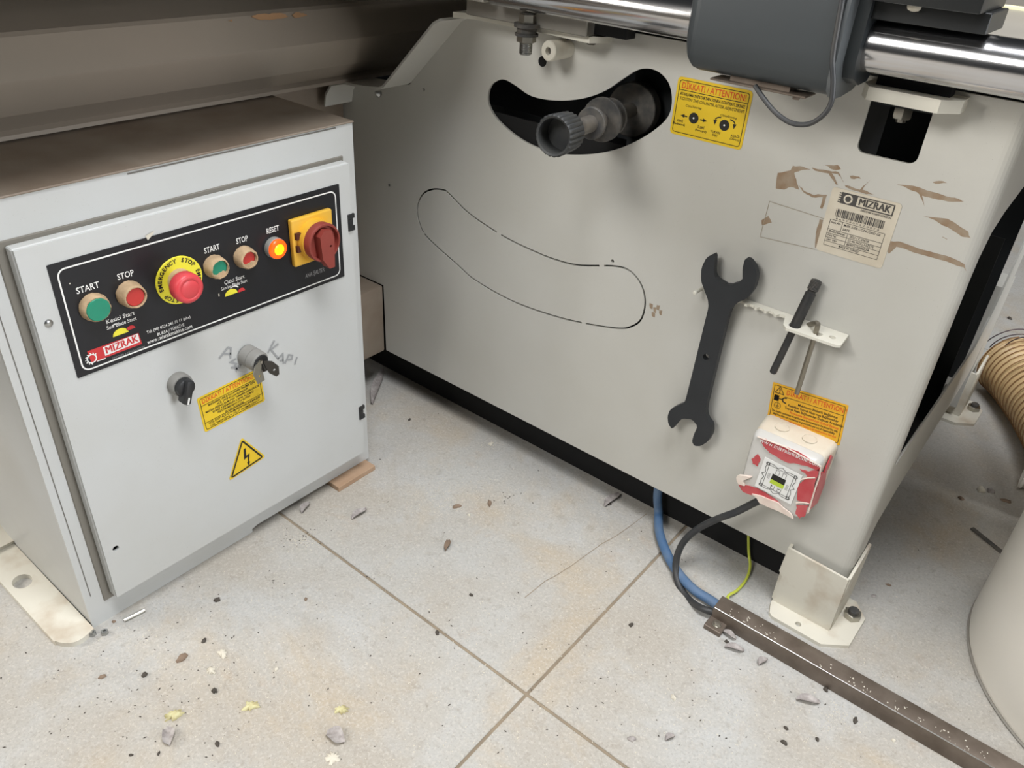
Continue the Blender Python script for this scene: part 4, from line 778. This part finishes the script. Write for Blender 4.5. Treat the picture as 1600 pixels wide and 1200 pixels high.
# cotter pin and two screws by the cabinet
a = Pz(194, 970, .002); b_ = Pz(226, 954, .002); b = MB(); b.cyl(a+Vector((0, 0, .001)), b_+Vector((0, 0, .001)), .0026, 10); tag(build('metal_pin', b, zinc), 'small zinc pin on the floor in front of the cabinet', 'pin')
for (u, v, lb) in ((145, 992, 'small shiny nut on the floor nearest the flange tip'), (164, 990, 'small shiny nut on the floor right of the flange tip')):
    q = Pz(u, v, 0); b = MB(); b.lathe((q.x, q.y, 0), (.1, .05, 1), [(0, .0045), (.001, .005), (.005, .005), (.006, .0042), (.006, .0025), (.003, .0022)], 6); tag(build('nut', b, steel), lb, 'nut', 'loose nuts beside the cabinet foot')
# ================================================================ DEBRIS ON THE FLOOR
def blob(name, u, v, sx, sy, h, m, label, rot=0, cat='chip', seed=0, group=None):
    q = Pz(u, v, 0); rg = random.Random(seed+int(u*7+v)); cr = 'crumb' in label or 'foam' in label; n = 28 if cr else 12; b = MB(); rings = []
    off = [rg.uniform(.55, 1.25) if cr else rg.uniform(.7, 1.15) for _ in range(n)]
    for (k, hh) in ((1.0, .0), (1.05, .25), (.8, .75), (.4, 1.0)):
        rings.append([(q.x+k*off[i]*(sx*math.cos(2*math.pi*i/n)*math.cos(rot)-sy*math.sin(2*math.pi*i/n)*math.sin(rot)), q.y+k*off[i]*(sx*math.cos(2*math.pi*i/n)*math.sin(rot)+sy*math.sin(2*math.pi*i/n)*math.cos(rot)), max(.0, h*hh*rg.uniform(.8, 1.1))) for i in range(n)])
    vs = [p_ for r_ in rings for p_ in r_]; fs = [(k*n+i, k*n+(i+1) % n, (k+1)*n+(i+1) % n, (k+1)*n+i) for k in range(3) for i in range(n)]; fs.append(tuple(range(3*n, 4*n))); fs.append(tuple(range(n))[::-1])
    b.add(vs, fs); return tag(build(name, b, m, smooth=50), label, cat, group)
def curl(name, u0, v0, u1, v1, wd, m, label, lift=.004):
    """a curled shaving: a thin leaf-shaped strip bent up at its edges"""
    a = Pz(u0, v0, .001); b_ = Pz(u1, v1, .001); d = b_-a; n = Vector((-d.y, d.x, 0)).normalized(); vs = []; K = 9
    for i in range(K+1):
        t = i/K; w_ = wd*math.sin(math.pi*min(1, max(.06, t*.95+.03)))**.7; c = a+d*t+n*wd*.25*math.sin(t*5)+Vector((0, 0, .0012+lift*math.sin(math.pi*t)*.5))
        for s_ in (-1, -.5, 0, .5, 1): vs.append(c+n*w_*s_+Vector((0, 0, lift*s_*s_*.9)))
    fs = [(i*5+j, i*5+j+1, (i+1)*5+j+1, (i+1)*5+j) for i in range(K) for j in range(4)]; N = len(vs)
    vs += [p_-Vector((0, 0, .0006)) for p_ in vs]; fs += [tuple(N+i for i in f[::-1]) for f in fs]
    b = MB(); b.add(vs, fs); return tag(build(name, b, m, smooth=80), label, 'shaving', 'curled shavings on the floor')
curl('shaving', 582, 632, 597, 578, .0085, shav, 'long grey curled shaving between the cabinet and saw frame', .006)
curl('shaving', 945, 792, 966, 772, .007, shav, 'grey curled shaving at the edge of the saw frame shadow')
curl('shaving', 550, 812, 572, 796, .006, shav, 'grey shaving left of the cream dust heap')
curl('shaving', 472, 802, 482, 786, .006, shav, 'brown-grey shaving close to the cabinet door bottom')
curl('shaving', 1132, 1012, 1162, 1018, .0055, shav, 'grey shaving below the channel tab')
curl('shaving', 1244, 1094, 1280, 1098, .0065, shav, 'grey shaving in front of the channel middle')
curl('shaving', 1128, 988, 1150, 1000, .005, shav, 'small grey shaving touching the channel')
curl('shaving', 258, 1140, 268, 1165, .0075, shav, 'pale shaving under the yellowish foam crumb')
curl('shaving', 1185, 1040, 1196, 1030, .005, shav, 'pale shaving just in front of the channel')
curl('shaving', 510, 1148, 540, 1158, .010, shav, 'round tan shaving near the bottom edge')
curl('shaving', 700, 845, 697, 862, .0045, chipb, 'small brown looped shaving in the middle slab')
curl('shaving', 1040, 1158, 1052, 1150, .004, shav, 'light shaving near the bottom centre right')
for i, (u, v, sx, sy, h, m, lb) in enumerate((
    (339, 938, .006, .005, .004, chipd, 'dark grey pebble in front of the cabinet'), (319, 1001, .005, .004, .003, chipd, 'dark ring-like chip in front of the cabinet'),
    (285, 1029, .010, .007, .005, chipb, 'brown bark-like chip in front of the cabinet'), (226, 1055, .0045, .0045, .004, chipd, 'round black pellet left of centre'),
    (160, 1058, .006, .004, .003, chipb, 'tan chip beside two dark specks'), (335, 1080, .0055, .004, .004, chipd, 'black open ring chip below the white crumbs'),
    (348, 1022, .010, .007, .003, chipw, 'white crumb farther from the camera'), (330, 1048, .009, .006, .003, chipw, 'white crumb between the ring chip and the far crumb'),
    (432, 1046, .004, .003, .003, chipw, 'small white chip right of the dark stain'), (392, 1104, .013, .009, .004, chipy, 'cream foam crumbs on a dark stain'),
    (272, 1118, .014, .008, .006, chipy, 'yellowish foam crumb with a dark edge'), (534, 1110, .010, .007, .005, chipy, 'cream crumb with a dark fleck right of the dark stain'),
    (520, 1185, .011, .009, .003, chipw, 'white crumbs at the bottom edge'), (340, 1163, .005, .004, .003, chipd, 'grey pebble near the bottom edge'),
    (478, 937, .004, .003, .003, chipb, 'brown hook-shaped chip near the long joint'), (683, 989, .0055, .004, .004, chipd, 'black chip lying in the long joint'),
    (736, 930, .004, .003, .003, chipd, 'dark chip in the middle of the slab'), (640, 656, .005, .003, .003, chipd, 'black chip right of the cabinet hinge'),
    (714, 792, .010, .005, .005, chipb, 'brown chip in the dust heap'), (765, 787, .012, .004, .004, chipb, 'long brown chip right in the dust heap'),
    (733, 805, .004, .003, .003, chipw, 'white splinter under the dust heap'), (767, 694, .008, .005, .003, chipw, 'white crumbs near the saw frame shadow'),
    (952, 788, .005, .004, .003, chipd, 'dark chip under the shaving by the frame'), (982, 844, .003, .003, .003, chipw, 'white speck near the thin crack end'),
    (986, 977, .005, .004, .004, chipd, 'black pebble right of the joint crossing'), (987, 1155, .007, .005, .004, shav, 'pale pebble near the bottom centre'),
    (1052, 1090, .0055, .0045, .004, chipw, 'pale pebble below the channel start'), (1225, 1161, .0055, .004, .004, chipd, 'black chip near the bottom right'),
    (1228, 1138, .004, .003, .003, chipd, 'dark chip above the black chip at the bottom right'), (1277, 1156, .004, .003, .003, chipd, 'dark brown chip right of the black chip'),
    (1396, 1157, .004, .003, .003, chipw, 'pale chip at the bottom right by the channel'), (1290, 1078, .0045, .004, .004, chipd, 'black pellet under the channel middle'),
    (1336, 1126, .008, .004, .003, chipd, 'grey chip trailing white dust'), (1135, 1003, .0045, .0035, .003, chipd, 'dark chip under the channel tab'),
    (1533, 766, .012, .009, .006, chipw, 'shiny white lump on the shaded floor'), (1548, 768, .009, .008, .006, shav, 'grey lump beside the shiny white one'),
    (1501, 779, .008, .005, .004, chipb, 'brown chip on the shaded floor'), (1572, 783, .012, .006, .004, chipb, 'brown flat chip by the drum'),
    (1577, 498, .010, .006, .005, chipd, 'dark chip on the bright floor, farther one'), (1587, 530, .009, .006, .005, chipd, 'dark chip on the bright floor nearer the hose'),
    (1365, 931, .006, .004, .002, shav, 'pale flake right of the levelling foot'), (1388, 914, .006, .003, .002, chipb, 'tan flake right of the levelling foot'),
    (178, 972, .003, .003, .003, chipb, 'rusty speck under the cabinet edge'), (58, 972, .0035, .002, .003, zinc, 'tiny bright chip beside the foot flange'),
    (248, 1178, .004, .002, .002, chipd, 'dark splinter at the bottom left'), (205, 1180, .004, .002, .002, chipd, 'dark fleck at the bottom left'))):
    blob('pebble' if 'pebble' in lb or 'pellet' in lb else 'chip', u, v, sx*.8, sy*.8, h, m, lb, rot=R.uniform(0, 3), seed=i, group='loose chips and pebbles on the floor')
# heap of fine shavings and loose grit
def grit(name, spots, n, m, label, smin, smax):
    b = MB(); rg = random.Random(5)
    for (u, v, su, sv, k) in spots:
        for _ in range(int(n*k)):
            q = Pz(u+rg.gauss(0, su), v+rg.gauss(0, sv), 0)
            if q.x < -.85 and .19 < q.y < .76: continue
            if .82 < q.y < .87 and q.x > -.24: continue
            s_ = rg.uniform(smin, smax); a = rg.uniform(0, 6.28); l = rg.uniform(1, 2.6)
            d = Vector((math.cos(a), math.sin(a), 0))*s_*l; e = Vector((-math.sin(a), math.cos(a), 0))*s_
            q.z = .0003; top = Vector((q.x, q.y, s_*.9)); b.add([q-d, q-e, q+d, q+e, top], [(0, 1, 4), (1, 2, 4), (2, 3, 4), (3, 0, 4), (3, 2, 1, 0)])
    o = tag(build(name, b, m, smooth=10), label, 'sawdust'); o['kind'] = 'stuff'; return o
grit('sawdust', [(720, 775, 55, 22, 1.3), (680, 780, 30, 12, .5), (470, 845, 14, 8, .5), (600, 900, 300, 120, 2.2), (800, 1050, 400, 100, 2.0), (250, 1050, 150, 80, 1.0), (1000, 900, 150, 100, .8), (1250, 1080, 120, 60, .9), (770, 694, 12, 8, .2), (330, 1045, 40, 20, .2), (1310, 1120, 20, 12, .3), (950, 790, 15, 10, .2)], 330, chipw, 'pale fine sawdust scattered over the grey floor slabs', .0003, .0008)
grit('grit', [(600, 950, 330, 130, 1.6), (250, 1080, 160, 70, 1.0), (1150, 1100, 180, 60, .6), (780, 780, 20, 8, .15), (465, 840, 14, 8, .25), (430, 915, 10, 8, .1)], 130, chipd, 'dark fine grit specks scattered over the grey floor slabs', .0004, .0011)
